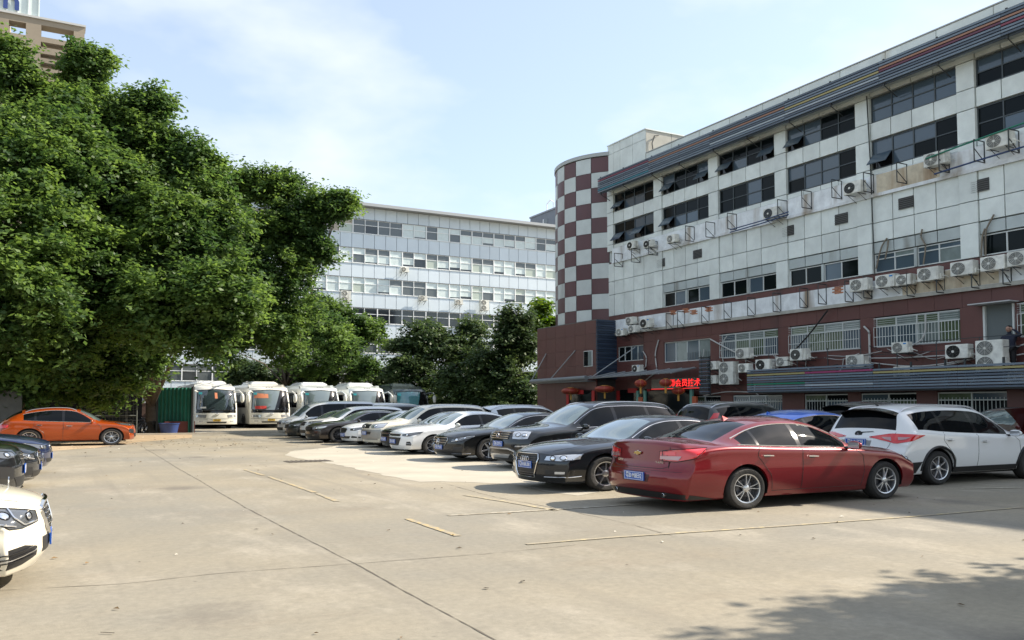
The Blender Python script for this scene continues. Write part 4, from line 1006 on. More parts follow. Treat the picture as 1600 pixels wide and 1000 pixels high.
# second-storey windows with cages (y span, style)
W2 = []
a, b = PX(966, 555, FX).y, PX(1006, 555, FX).y; W2.append((b, a, 4.55, 5.52, 4, 'plain'))
W2.append((E[2]+.05, E[1]-PW, 4.28, 5.50, 4, 'plain'))
for i in (2, 3, 4): W2.append((E[i+1]+(.0 if i < 4 else .12), E[i]-PW, 4.28, 5.62, 4, 'cage'))
dy0, dy1 = 16.55, 17.60
W2.append((dy0-2.4, dy0-.12, 4.28, 5.62, 3, 'cage')); W2.append((9.3, 12.8, 4.28, 5.62, 4, 'cage'))
spans = sorted([(a, b) for a, b, *_ in W2]+[(dy0, dy1)])
prev = YR
for (a, b) in spans+[(39.4, 39.4)]:
    y = prev
    while y < a-.05:
        e = min(y+1.05, a); mar(y, e, 4.20, 5.66); y = e
    prev = b
for (a, b, z0, z1, c, st) in W2:
    if z0 > 4.3: mar(a, b, 4.20, z0); mar(a, b, z1, 5.66)
    else:
        if z1 < 5.6: mar(a, b, z1, 5.66)
        mar(a, b, 4.20, z0)
    gl = (lambda k, r: R1.choice((M_greenglass, M_greenglass, M_paleglass, M_dglass2))) if st == 'cage' else (lambda k, r: R1.choice((M_dglass2, M_paleglass, M_dglass)))
    w = window(a, b, z0, z1, c, .70, M_awin, gl, fw=.05, rowsplit=(st == 'cage'))
    mb = MB()
    if st == 'cage':
        for q in (z0+.03, z0+(z1-z0)*.66, z1-.06, z0+.45): mb.box((FX-.12, a, q), (FX-.10, b, q+.022))
        n = int((b-a)/.125)
        for k in range(n+1):
            yy = a+(b-a)*k/n; mb.box((FX-.115, yy-.008, z0+.02), (FX-.100, yy+.008, z0+(z1-z0)*.68))
        for k in range(4): mb.box((FX-.116, a, z1-.10-.09*k), (FX-.104, b, z1-.09-.09*k))
    else:
        for k in range(9): yy = a+(b-a)*(k+.5)/18; mb.box((FX-.04, yy-.008, z0+.05), (FX-.03, yy+.008, z0+.5))
    mb.v = [q-OF for q in mb.v]; mb.obj('window_cage', M_awin if st == 'cage' else M_steel, w)
# doorway with the man
obox('door_reveal', mat('doorway_inside', (.13, .15, .15), .8), FX+.02, FX+.19, dy0, dy1, 3.4, 5.66)
obox('door_frame', M_awin, FX-.08, FX+.02, dy1-.07, dy1, 3.4, 5.62); obox('door_frame', M_awin, FX-.08, FX+.02, dy0, dy0+.06, 3.4, 5.62)
obox('door_canopy', mat('pale_canopy', (.5, .52, .52), .5), FX-.55, FX, dy0-.15, dy1+.22, 5.66, 5.70)
# wall below and ground floor
y = YR
while y < 39.3:
    e = min(y+1.05, 39.35); mar(y, e, 3.2, 4.20); mar(y, e, 2.28, 3.2); y = e
GW = [(36.0, 38.6), (30.4, 33.8), (26.6, 29.6), (23.2, 25.4), (20.2, 22.6), (16.9, 19.4), (14.6, 16.0), (10.5, 13.6), (6, 9)]
prev = YR
for (a, b) in sorted(GW)+[(39.35, 39.35)]:
    if a > prev: obox('wall', M_maroon, FX-.02, FX+.20, prev, a, 0, 2.28)
    prev = b
for k, (a, b) in enumerate(GW):
    if a < 34.5 or True:
        w = window(a, b, 1.15, 2.22, 3 if b-a > 2.5 else 2, .7, M_awin, lambda k, r: R1.choice((M_dglass, M_greenglass, M_dglass2)), fw=.05); mar(a, b, 0, 1.15)
        mb = MB()
        for j in range(int((b-a)/.14)): yy = a+.07+.14*j; mb.box((FX-.06, yy-.008, 1.2), (FX-.05, yy+.008, 2.0))
        mb.v = [q-OF for q in mb.v]; mb.obj('window_bars', M_awin, w)
# lower slatted sign, five bays long, on its own frame
sg = root('slatted_signboard', 'long dark blue slatted signboard with coloured stripes above the ground floor windows', 'signboard', (26.3, 14, 2.3)); SO = Vector((26.3, 14, 2.3))
yE = [27.6, 24.4, 21.2, 17.9, 14.6, 11.3, 8.0]
pk = {(0, 2): 'yellow', (0, 6): 'green', (1, 2): 'magenta', (1, 7): 'white', (2, 3): 'yellow', (3, 3): 'yellow'}
for s in range(6):
    n0 = 0 if s < 2 else 2
    for k in range(n0, 10):
        z = 3.50-k*.118; c = pk.get((s, k)); box('slat', SM[c] if c else (M_slatd if k % 4 == 1 else M_slat), Vector((26.26, yE[s+1]+.01, z-.078))-SO, Vector((26.32, yE[s], z))-SO, sg)
    for q in range(3):
        yy = yE[s]-.2-q*1.3; box('upright', M_steel, Vector((26.33, yy-.03, 2.30))-SO, Vector((26.38, yy+.03, 3.5))-SO, sg)
box('backing_rail', M_steel, Vector((26.33, 8, 2.30))-SO, Vector((27.25, 27.6, 2.36))-SO, sg)
# roof hut over the stair end
ht = root('roof_hut', 'pale panelled stair hut on the roof beside the checkered tower', 'roof hut', (FX, 37.6, TOP-.5)); HO = Vector((FX, 37.6, TOP-.5))
def hbox(nm, m, lo, hi): return box(nm, m, Vector(lo)-HO, Vector(hi)-HO, ht)
hbox('wall', M_back, (FX+.03, 35.93, 16.2), (FX+4.2, 39.35, 19.14))
for k, (a, b) in enumerate(((35.9, 37.05), (37.05, 38.2), (38.2, 38.85), (38.85, 39.4))):
    for z0, z1 in ((16.3, 17.2), (17.2, 18.55), (18.55, 19.15)): hbox('panel', M_panel, (FX-.02, a+.012, z0+.012), (FX+.028, b-.012, z1-.012))
for a, b in ((0, 1.7), (1.7, 4.2)):
    for z0, z1 in ((17.0, 19.15),): hbox('panel', mat('cream_render', (.42, .41, .36), .8, var=.12), (FX+a+.012, 35.89, z0), (FX+b-.012, 35.925, z1-.012))
hbox('window', M_dglass, (FX+1.2, 35.86, 17.6), (FX+1.95, 35.885, 18.25)); hbox('roof', M_panel, (FX-.05, 35.85, 19.15), (FX+4.25, 39.42, 19.22))
a = [Vector((FX+.5, 35.84, 17.2)), Vector((FX+.35, 35.82, 18.3)), Vector((FX+.5, 35.80, 18.8)), Vector((FX+.8, 35.84, 18.9))]; MB().tube([q-HO for q in a], .03, 6).obj('drain_pipe', M_steel, ht)

# ================================================================ checkered stair tower
TC = Vector((30.1, 42.1, 0)); TR = 3.96
tw = root('checkered_tower', 'rounded stair tower clad in maroon and grey checkered tiles', 'tower', TC)
M_tm = mat('maroon_tile', (.105, .042, .045), .4, var=.10, scale=1.5); M_tg = mat('grey_tile', (.56, .60, .58), .4, var=.10, scale=1.5, dirt=((.2, .19, .17), 1.0, .68))
a0 = math.atan2(39.3-TC.y, FX-TC.x)  # junction with the facade
dA = math.radians(15.4)
MB().lathe([(0, TR-.04), (18.6, TR-.04), (18.6, .01)], 'z', (0, 0, 0), 48).obj('core_wall', M_back, tw, 40)
MB().lathe([(18.55, TR-.03), (18.55, TR+.06), (18.8, TR+.06), (18.8, TR-.25)], 'z', (0, 0, 0), 64).obj('parapet_cap', mat('tower_cap', (.42, .44, .43), .5), tw, 40)
rows = 13; hh = 1.035; ztop = 18.5
M_jt = M_back
def tile(i, j):
    A0 = a0-i*dA; A1 = A0-dA; z1 = ztop-j*hh; z0 = z1-hh; V = []; n = 4
    for r in (TR-.03, TR):
        for k in range(n+1):
            t = A0+.006+(A1-A0-.012)*k/n if A1 > A0 else A0-.005+(A1-A0+.010)*k/n
            for z in (z0+.012, z1-.012): V.append((math.cos(t)*r, math.sin(t)*r, z))
    m = 2*(n+1); F = []
    for k in range(n): F += [(m+2*k, m+2*k+1, m+2*k+3, m+2*k+2), (2*k+1, 2*k+3, m+2*k+3, m+2*k+1), (2*k, m+2*k, m+2*k+2, 2*k+2)]
    F += [(0, 1, m+1, m), (2*n, m+2*n, m+2*n+1, 2*n+1)]
    o = mesh_obj('tile', V, F, M_tm if (i+j) % 2 == 0 else M_tg, tw, 40)
for j in range(rows):
    for i in range(-1, 9): tile(i, j)
# ================================================================ maroon entrance wing
wg = root('entrance_wing', 'low maroon clad wing with small window beneath the checkered tower', 'building', (26.0, 42, 0)); WO = Vector((26.0, 42, 0)); WX = 26.0; W0, W1, WT = 38.7, 45.1, 7.25
def wbox(nm, m, lo, hi, par=None): return box(nm, m, Vector(lo)-WO, Vector(hi)-WO, par or wg)
wbox('core_wall', M_back, (WX+.05, W0+.06, 0), (35, W1-.05, WT-.05))
z_levels = (0, 1.1, 2.2, 3.3, 4.35, 5.4, 6.4, WT)
n_ = 6
for k in range(n_):
    y0_, y1_ = W0+(W1-W0)*k/n_, W0+(W1-W0)*(k+1)/n_
    for a, b in zip(z_levels[:-1], z_levels[1:]): wbox('board', M_maroon, (WX-.02, y0_+.006, a+.005), (WX+.05, y1_-.006, b-.005))
wbox('roof', M_roof, (WX, W0, WT), (35, W1, WT+.06))
for x in range(8):
    for a, b in zip(z_levels[:-1], z_levels[1:]): wbox('board', M_maroon, (WX+.06+x*1.1, W1-.05, a+.005), (WX+.06+(x+1)*1.1-.01, W1, b-.005))
p = PX(919, 560, WX-.05); wbox('window_frame', M_awin, (WX-.07, p.y-.42, 4.25), (WX-.022, p.y+.42, 5.30)); wbox('pane', M_dglass, (WX-.09, p.y-.02, 4.3), (WX-.071, p.y+.37, 5.25)); wbox('pane', M_paleglass, (WX-.09, p.y-.37, 4.3), (WX-.071, p.y-.04, 5.25))
# dark blue downlight panel on the corner
bp_ = root('blue_corner_panel', 'dark blue vertical slatted panel at the corner of the maroon wing', 'cladding panel', (WX, W0, 3.4)); 
for k in range(26): box('slat', mat('navy_slat', (.035, .055, .09), .4) if k % 2 else mat('deep_blue_slat', (.022, .036, .062), .4), (-.02, -.10, k*.150), (1.28, .05, k*.150+.125), bp_)
# entrance canopy with tubular front edge
cp = root('entrance_canopy', 'grey metal entrance canopy with tubular edge along the maroon wing', 'canopy', (25.2, 40, 3.3)); CO = Vector((25.2, 40, 3.3)); M_cgrey = mat('canopy_grey', (.22, .24, .25), .5, .3, var=.15)
A = [Vector((25.4, 44.8, 3.42)), Vector((25.4, 38.8, 3.48)), Vector((25.1, 31.6, 3.5))]
MB().tube([q-CO for q in A[:2]], .15, 12).obj('edge_tube', M_cgrey, cp, 50)
mb = MB(); mb.add([Vector(q)-CO for q in ((25.5, 39.2, 3.46), (25.5, 31.6, 3.56), (26.9, 31.6, 3.86), (26.9, 39.2, 3.80), (25.5, 39.2, 3.40), (25.5, 31.6, 3.50), (26.9, 31.6, 3.80), (26.9, 39.2, 3.74))], [(0, 1, 2, 3), (4, 5, 6, 7), (0, 1, 5, 4), (1, 2, 6, 5), (2, 3, 7, 6), (3, 0, 4, 7)]); mb.obj('roof_sheet', M_cgrey, cp)
for k in range(9): yy = 39.2-k*.93; MB().tube([Vector((25.48, yy, 3.50))-CO, Vector((26.9, yy, 3.86))-CO], .035, 6).obj('rib', mat('pale_rib', (.34, .36, .37), .5), cp)
mb = MB(); mb.box(Vector((25.4, 38.8, 3.25))-CO, Vector((25.97, 44.8, 3.31))-CO); mb.obj('soffit', M_cgrey, cp)
for (y0, y1) in ((44.8, 44.0), (42.6, 40.8), (38.3, 36.9)):
    MB().tube([Vector((25.4, y0, 3.5))-CO, Vector((25.96 if y1 > 38 else 27.25, y1, 5.4))-CO], .03, 6).obj('stay_rod', mat('pale_rib', (.34, .36, .37), .5), cp)
# recess under the canopy: dark entrance with couplets
rc = root('shop_entrance', 'dark glazed entrance with red couplets under the grey canopy', 'entrance', (26.8, 40, 0)); RO = Vector((26.8, 40, 0))
def rbox(nm, m, lo, hi): return box(nm, m, Vector(lo)-RO, Vector(hi)-RO, rc)
M_redp = mat('red_paper', (.42, .02, .02), .6, var=.1); M_jade = mat('jade_frame', (.12, .30, .25), .4)
rbox('doorway', M_dglass, (25.90, 39.1, .0), (25.97, 41.3, 2.7)); rbox('doorway', M_dglass, (27.18, 35.9, .0), (27.25, 38.2, 2.7))
for (x_, a, b, c, d) in ((25.9, 41.35, 41.6, .4, 2.55), (25.9, 38.75, 39.0, .4, 2.65), (27.2, 38.25, 38.5, .4, 2.65), (27.2, 35.55, 35.8, .4, 2.7)): rbox('couplet', M_redp, (x_-.04, a, c), (x_, b, d))
for (x_, a, b, c, d) in ((25.88, 39.8, 40.6, 2.45, 2.72), (27.15, 36.6, 37.4, 2.5, 2.78)): rbox('couplet', M_redp, (x_-.04, a, c), (x_, b, d))
rbox('glass_door', M_dglass, (26.7, 31.9, 0), (26.76, 35.3, 2.55))
for yy in (31.7, 35.3, 35.9): rbox('door_post', M_jade, (26.62, yy-.09, 0), (26.72, yy+.09, 2.6))
rbox('door_post', mat('orange_panel', (.45, .10, .04), .5), (26.60, 35.45, .6), (26.7, 35.8, 2.2)); rbox('door_post', mat('orange_panel', (.45, .10, .04), .5), (26.60, 31.3, .6), (26.7, 31.6, 2.2))
led = root('led_sign', 'black sign board with red glowing Chinese characters above the shop door', 'led sign', (26.5, 33.9, 2.95))
a, b = PX(1018, 600, 26.5), PX(1094, 600, 26.5)
box('board', M_gloss, (0, b.y-33.9, -.30), (.12, a.y-33.9, .30), led)
M_led = mat('red_led', (.3, .01, .01), .5, emit=((1, .03, .03), .8))
box('border', M_led, (-.02, b.y-33.9, -.30), (0, a.y-33.9, -.275), led)
text('lettering', '师会员技术', .46, M_led, led, (-.02, PX(1070, 600, 26.5).y-33.9, 0), (math.pi/2, 0, -math.pi/2), .004, 1.0)
lp = root('louvre_panel', 'dark slatted upright panel between the glowing sign and the stacked air conditioners', 'louvre panel', (26.4, PX(1100, 590, 26.4).y, 2.3))
for k in range(19): box('slat', M_slatd if k % 2 else M_steel, (-.03, -.30, k*.11), (.08, .30, k*.11+.075), lp)
for s_ in (-.30, .27): box('post', M_steel, (.09, s_, -.05), (.14, s_+.03, 2.1), lp)
# lanterns
M_lan = mat('lantern_red', (.28, .03, .015), .5); M_gold = mat('lantern_gold', (.55, .30, .05), .5)
def lantern(u, v, X, r, h, label, tassel=True):
    p = PX(u, v, X); q = root('lantern', label, 'lantern', p, 0, 'red lanterns hanging under the canopy')
    n = 12; prof = [(h*.5*math.sin(t), r*(.25+.75*math.cos(t))) for t in np.linspace(-math.pi/2, math.pi/2, n)]
    MB().lathe(prof, 'z', n=20).obj('shade', M_lan, q, 60)
    for s in (-1, 1): MB().lathe([(s*h*.5-.02, .001), (s*h*.5-.02, r*.32), (s*h*.5+.03, r*.32), (s*h*.5+.03, .001)], 'z', n=14).obj('cap', M_gold, q, 40)
    for k in range(14):
        t0 = 2*math.pi*k/14; MB().tube([(x*math.cos(t0)*1.01, x*math.sin(t0)*1.01, z) for z, x in prof[::2]], .008, 4).obj('rib', M_gold if k % 2 else M_lan, q)
    if tassel: MB().tube([(0, 0, -h*.5), (0, 0, -h*.5-.12), (0, 0, -h*.5-.38)], [.03, .055, .045], 8).obj('tassel', M_gold, q)
    MB().tube([(0, 0, h*.5), (0, 0, h*.5+.35)], .008, 5).obj('cord', M_black, q)
lantern(892, 611, 25.55, .54, .42, 'large flattened red lantern farthest left below the canopy'); lantern(945, 608, 25.55, .54, .42, 'large flattened red lantern over the first dark doorway')
lantern(1001, 599, 25.2, .30, .42, 'round red lantern with yellow tassel left of the glowing sign'); lantern(1040, 598, 25.4, .30, .42, 'round red lantern hanging in front of the glowing sign'); lantern(1060, 611, 26.3, .32, .36, 'small orange red lantern inside the jade framed doorway')

# ================================================================ air conditioners, cages, pipes
M_acw = mat('ac_white', (.70, .70, .64), .5, var=.26, scale=5, dirt=((.25, .22, .17), 2.5, .62)); M_acg = mat('ac_grille', (.12, .125, .12), .6); M_acs = mat('ac_blue_label', (.02, .22, .55), .5)
AC = {}
def ac_mesh(kind, lab, dark):
    k = (kind, lab, dark)
    if k in AC: return AC[k]
    w, h, d = (.82, .56, .32) if kind == 1 else (.92, 1.22, .36) if kind == 2 else (.66, .46, .28)
    bm = bmesh.new(); bmesh.ops.create_cube(bm, size=1)
    for v in bm.verts: v.co = Vector((v.co.x*d, v.co.y*w, v.co.z*h))
    bmesh.ops.bevel(bm, geom=bm.edges, offset=.015, segments=2, affect='EDGES'); me = bpy.data.meshes.new('case'); bm.to_mesh(me); bm.free(); me.materials.append(M_acw)
    g = MB(); x = -d/2
    for zc in ((0,) if kind != 2 else (h*.25, -h*.25)):
        r = min(w*.5, h*(.44 if kind != 2 else .23)); cy = w*.5-r-.05
        g.lathe([(x-.002, r), (x-.006, r), (x-.006, .001)], 'x', (0, cy, zc), 28, 1 if not dark else 2)
        for q in (.98, .8, .62, .45, .28): g.tube([(x-.014, cy+math.cos(t)*r*q, zc+math.sin(t)*r*q) for t in np.linspace(0, 6.2832, 25)], .005, 4, 0 if not dark else 1, cap=False)
        for k2 in range(8): t = k2*math.pi/4; g.tube([(x-.012, cy, zc), (x-.012, cy+math.cos(t)*r, zc+math.sin(t)*r)], .004, 4, 0 if not dark else 1)
        g.lathe([(x-.018, .05), (x-.02, .0001)], 'x', (0, cy, zc), 12, 0)
    o = g.obj('fan_grille', [M_acw, M_acg, M_gloss]); gm = o.data; bpy.data.objects.remove(o)
    v = MB(); v.box((-.06, -w/2-.035, -h*.42), (.12, -w/2, -h*.05)); 
    v.tube([(.0, -w/2-.02, -h*.2), (.05, -w/2-.12, -h*.25), (.18, -w/2-.16, -h*.35)], .018, 6)
    o = v.obj('valve_cover', M_acw); vm = o.data; bpy.data.objects.remove(o)
    AC[k] = (me, gm, vm, w, h, d); return AC[k]
def ac(u, v, kind, label, out=.42, lab=False, dark=False, X=None, foot=True, z=None):
    me, gm, vm, w, h, d = ac_mesh(kind, lab, dark); Xc = (X or FX)-out; p = PX(u, v, Xc-d/2)
    r = root('air_conditioner', label, 'air conditioner', (Xc, p.y, p.z-h/2), 0, 'outdoor air conditioner units on the office block' if (X or FX) < 35 else 'outdoor air conditioner units on the rear block')
    for nm, m in (('case', me), ('fan_grille', gm), ('valve_cover', vm)):
        o = link(bpy.data.objects.new(nm, m), r); o.location = (0, 0, h/2)
    if lab: box('label', M_acs, (-d/2-.006, -w*.42, h*.78), (-d/2-.001, -w*.25, h*.90), r)
    if foot:
        for s in (-.3, .3):
            mb = MB(); mb.tube([(-d/2, s*w, -.015), (out-.0, s*w, -.015)], .017, 4); mb.tube([(-d/2+.05, s*w, -.02), (out, s*w, -.34)], .014, 4); mb.tube([(out-.01, s*w, .1), (out-.01, s*w, -.36)], .014, 4)
            mb.obj('wall_bracket', M_steel, r)
    return r
for a in [
 (985, 383, 3, 'small air conditioner left of its pair below the top windows', dict(dark=True)), (1011, 381, 3, 'small air conditioner right of its pair below the top windows', dict(dark=True)),
 (1048, 373, 3, 'air conditioner with bundled pipes below the second top window bay', {}), (1203, 333, 1, 'air conditioner standing inside the long blue barred cage', dict(dark=True)),
 (1331, 293, 1, 'white air conditioner with dark fan on the upper ledge', dict(dark=True)), (1459, 248, 1, 'air conditioner under the green pipe above brown stained render', {}), (1558, 219, 1, 'topmost air conditioner on the upper ledge behind the green pipe', {}),
 (968, 519, 3, 'narrow air conditioner beside the blue corner panel', dict(lab=True)), (987, 514, 3, 'air conditioner tangled in pipes at the lower ledge end', {}), (983, 501, 3, 'air conditioner on top of the tangled pipes at the lower ledge end', {}),
 (1007, 505, 1, 'large air conditioner with black fan and blue label on the lower ledge', dict(lab=True, dark=True)), (1341, 445, 1, 'grey fronted air conditioner left of the blue labelled one on the lower ledge', {}),
 (1382, 439, 1, 'air conditioner with blue label under the curtained window', dict(lab=True)), (1411, 437, 3, 'small bare air conditioner wedged between two larger ones', {}), (1449, 428, 1, 'air conditioner on the lower ledge right of the wedged small one', {}),
 (1502, 419, 1, 'air conditioner on the lower ledge left of the strutted pair', {}), (1550, 411, 1, 'air conditioner on two tall struts under the far bay', {}), (1593, 403, 1, 'air conditioner cut by the picture edge on the lower ledge', {}),
 (993, 576, 3, 'small air conditioner with blue label fixed to maroon wall above the canopy', dict(lab=True, dark=True)), (1111, 571, 3, 'small air conditioner above its twin right of the glowing sign', {}), (1111, 593, 3, 'small air conditioner below its twin right of the glowing sign', {}),
 (1134, 583, 2, 'tall twin fan air conditioner beside the stacked small pair', {}), (1159, 552, 1, 'air conditioner mounted high in front of the caged window', {}), (1161, 575, 3, 'air conditioner with tiny logo beneath the high mounted one', {}),
 (1191, 570, 1, 'air conditioner with black fan left of the plain grey one', dict(dark=True)), (1221, 565, 3, 'plain grey air conditioner between two black fan units', {}), (1246, 554, 1, 'air conditioner with black fan just above the yellow stripe', dict(dark=True)),
 (1335, 564, 1, 'air conditioner standing on the signboard below the second caged window', {}), (1405, 543, 3, 'tilted looking air conditioner with blue label under the third caged window', dict(lab=True)),
 (1494, 549, 1, 'air conditioner with black fan left of the tall twin fan unit', dict(dark=True)), (1545, 556, 2, 'tall twin fan air conditioner below the man in the doorway', {}), (1408, 581, 3, 'half hidden air conditioner sunk behind the lower signboard', {}), (1590, 590, 3, 'half hidden air conditioner at the right end behind the signboard', {})]:
    u, v, k, lb, kw = a
    ac(u, v, k, lb, out=(.42 if v < 480 or u < 1000 else .62), **kw)
M_cage = M_steel
def cage(u, v, label, h=.85, d=.55):
    p = PX(u, v, FX-.1); r = root('ledge_bracket', label, 'steel bracket', (FX-.1, p.y, p.z-h/2), 0, 'empty steel brackets on the ledges')
    P = [(0, 0, 0), (-d, 0, 0), (-d, 0, h), (0, 0, h), (0, 0, 0)]
    for a, b in zip(P[:-1], P[1:]): MB().tube([a, b], .024, 4).obj('bar', M_cage, r)
    MB().tube([(0, 0, .03), (-d, 0, .5 if d > .4 else .3)], .019, 4).obj('brace', M_cage, r)
up = [(973, 407), (1000, 400), (1027, 388), (1085, 366), (1117, 360), (1151, 347), (1230, 327), (1268, 313), (1315, 297), (1365, 287), (1417, 272), (1483, 254), (1538, 238), (1592, 222)]
names = ['first', 'second', 'third', 'fourth', 'fifth', 'sixth', 'seventh', 'eighth', 'ninth', 'tenth', 'eleventh', 'twelfth', 'thirteenth', 'fourteenth', 'fifteenth']
for k, (u, v) in enumerate(up): cage(u, v, f'thin dark steel bracket on the upper ledge, {names[k]} from the checkered tower')
lo_ = [(1052, 503), (1070, 500), (1108, 493), (1143, 486), (1180, 480), (1220, 473), (1262, 466), (1291, 460), (1333, 456), (1362, 450), (1430, 446), (1476, 440), (1531, 432), (1580, 426)]
for k, (u, v) in enumerate(lo_): cage(u, v, f'thin dark steel bracket on the lower ledge, {names[k]} from the checkered tower', .95, .45)
def pipe(name, pts, r, m, label, cat='pipe', group=None):
    P = [Vector(p) for p in pts]; c = P[0]; o = MB().tube([q-c for q in P], r, 7).obj(name, m, None, 60); o.location = c; return tag(o, label, cat, group)
def pxp(lst, X): return [PX(u, v, X) for u, v in lst]
def smoothP(P, n=24):
    t = [0]
    for i in range(1, len(P)): t.append(t[-1]+(P[i]-P[i-1]).length)
    fs = [pchip([(a, p[k]) for a, p in zip(t, P)]) for k in range(3)]
    return [Vector([f(s) for f in fs]) for s in np.linspace(0, t[-1], n)]
M_wp = mat('white_conduit', (.48, .48, .46), .6); M_gp = mat('green_pipe', (.02, .20, .13), .5); M_bp = mat('blue_pipe', (.03, .06, .16), .5); M_cab = mat('black_cable', (.015, .015, .015), .6)
pipe('pipe', pxp([(1447, 248), (1500, 228), (1600, 192)], FX-.6), .035, M_gp, 'straight green pipe running along the upper ledge units')
pipe('pipe', pxp([(1460, 272), (1530, 250), (1600, 229)], FX-.5), .035, M_bp, 'dull blue pipe below the green one on upper ledge')
for dv in (0, 4): pipe('bar', pxp([(1141, 359+dv), (1190, 345+dv), (1232, 331+dv)], FX-.7), .03, M_bp, 'blue barred rail of the long cage, '+('upper bar' if dv == 0 else 'lower bar'), 'rail')
pipe('conduit', smoothP(pxp([(1013, 583), (1009, 594), (1026, 577), (1024, 555), (1029, 531)][1:], FX-.08)), .035, M_wp, 'white bent conduit rising beside the small window', 'conduit')
pipe('conduit', smoothP(pxp([(1002, 578), (1009, 572), (1010, 560), (1005, 549)], FX-.08)), .03, M_wp, 'short white conduit beside the small air conditioner', 'conduit')
pipe('conduit', smoothP(pxp([(1150, 551), (1130, 541), (1110, 530)], FX-.15)), .035, M_wp, 'white conduit slanting over the maroon wall to a wall unit', 'conduit')
pipe('conduit', smoothP(pxp([(1130, 565), (1127, 548), (1132, 530), (1136, 525)], FX-.08)), .025, M_wp, 'thin white conduit left of the first caged window', 'conduit')
pipe('conduit', smoothP(pxp([(1360, 578), (1359, 550), (1358, 520), (1350, 510)], FX-.1)), .04, M_wp, 'white drain pipe at the right end of second caged window', 'conduit')
pipe('conduit', smoothP(pxp([(1446, 490), (1446, 515), (1440, 530), (1425, 540)], FX-.1)), .035, M_wp, 'white conduit curving down across the third caged window', 'conduit')
pipe('conduit', pxp([(1233, 400), (1238, 397)], FX-.1)+pxp([(1237, 415)], FX-.1), .02, M_wp, 'short white pipe stub on the blank cladding', 'conduit') if False else None
pipe('cable', smoothP(pxp([(1293, 485), (1262, 525), (1241, 548)], FX-.25)), .035, M_cab, 'thick black cable slanting down to the black fan unit', 'cable')
for k, (a, b, c) in enumerate((((1350, 560), (1430, 558), (1520, 553)), ((1350, 566), (1440, 572), (1525, 560)), ((1450, 575), (1500, 566), (1535, 556)), ((1560, 548), (1580, 545), (1600, 538)), ((1560, 552), (1580, 556), (1600, 553)), ((1180, 613), (1140, 612), (1100, 618)))):
    pipe('cable', smoothP(pxp([a, b, c], FX-.25)), .028, M_wp, ['pale cable sagging below the third caged window, upper run', 'pale cable sagging below the third caged window, lower run', 'pale cable slanting up to the tall twin fan unit', 'pale cable leaving the man\'s doorway, upper run', 'pale cable leaving the man\'s doorway, lower run', 'thin pale cable under the stacked small air conditioners'][k], 'cable')
rc_ = random.Random(77); words_ = ['just under the ledge', 'across two bays', 'near the caged windows', 'behind the wall units', 'beside the tall twin fan unit', 'above the slatted sign', 'below the middle bay', 'by the doorway', 'over the maroon boards', 'close to the louvre panel']
for k in range(10):
    y0_ = 17.5+k*1.0; y1_ = y0_+rc_.uniform(1.5, 3.5); z_ = rc_.uniform(3.55, 4.2)
    pipe('cable', smoothP([Vector((FX-.08-.02*k, y0_, z_)), Vector((FX-.10-.02*k, (y0_+y1_)/2, z_-rc_.uniform(.1, .35))), Vector((FX-.08-.02*k, y1_, z_+rc_.uniform(-.2, .3)))]), .016, M_wp if k % 3 else M_cab, f'thin {"pale" if k % 3 else "black"} cable sagging {words_[k]}', 'cable')
for k, (u, v) in enumerate(((1100, 545), (1166, 560), (1212, 555), (1260, 560), (1318, 560), (1480, 560), (1525, 575), (1180, 600))):
    p = PX(u, v, FX-.07); pipe('conduit', smoothP([p, p+Vector((0, .05, -.35)), p+Vector((0, .22*(-1)**k, -.62))]), .022, M_wp, 'short white conduit dropping '+['left of the high mounted unit', 'beneath the high mounted unit', 'right of the black fan unit', 'beside the unit over the yellow stripe', 'left of the drain pipe', 'left of the far black fan unit', 'left of the twin fan unit by the doorway', 'under the tall twin fan unit'][k], 'conduit')
M_brz = mat('dusty_conduit', (.2, .17, .13), .8)
for k, pts in enumerate(([(1383, 405), (1387, 385), (1388, 375)], [(1369, 420), (1378, 385), (1386, 372)], [(1540, 400), (1540, 365), (1553, 335)], [(1533, 402), (1535, 370), (1539, 357)], [(1443, 413), (1446, 385), (1439, 368), (1441, 358)])):
    pipe('conduit', smoothP(pxp(pts, FX-.1)), .03, M_brz, ['dusty conduit on the pilaster left of the curtained window', 'slanting dusty conduit left of the curtained window', 'taller dusty conduit on the rightmost pilaster', 'shorter dusty conduit on the rightmost pilaster', 'curly dusty conduit over the middle of the curtained bay'][k], 'conduit')
# long vertical rod down the pilaster near the centre bay
pipe('conduit', pxp([(1354, 150), (1360, 260), (1367, 430)], FX-.12), .02, M_cab, 'thin dark vertical conduit down the middle pilaster', 'conduit')
# guard rail around the platform behind the signboard
gr_ = root('guard_rail', 'thin rusty guard rail behind the slatted signboard below the windows', 'guard rail', (26.55, 14, 3.4)); GO = Vector((26.55, 14, 3.4))
for yy in np.arange(8, 27, 1.55): MB().tube([Vector((26.55, yy, 3.2))-GO, Vector((26.55, yy, 4.35))-GO], .018, 5).obj('post', M_steel, gr_)
for z in (4.33, 3.9): MB().tube([Vector((26.55, 8, z))-GO, Vector((26.55, 19.5 if z > 4 else 26.4, z))-GO], .015, 5).obj('rail', M_steel, gr_)
o = MB().box((26.45, 7, 3.12), (27.26, 26.5, 3.18)).obj('service_platform', mat('platform_rust', (.12, .07, .05), .8, var=.3)); tag(o, 'rusty service platform behind the lower signboard carrying the air conditioners', 'platform')
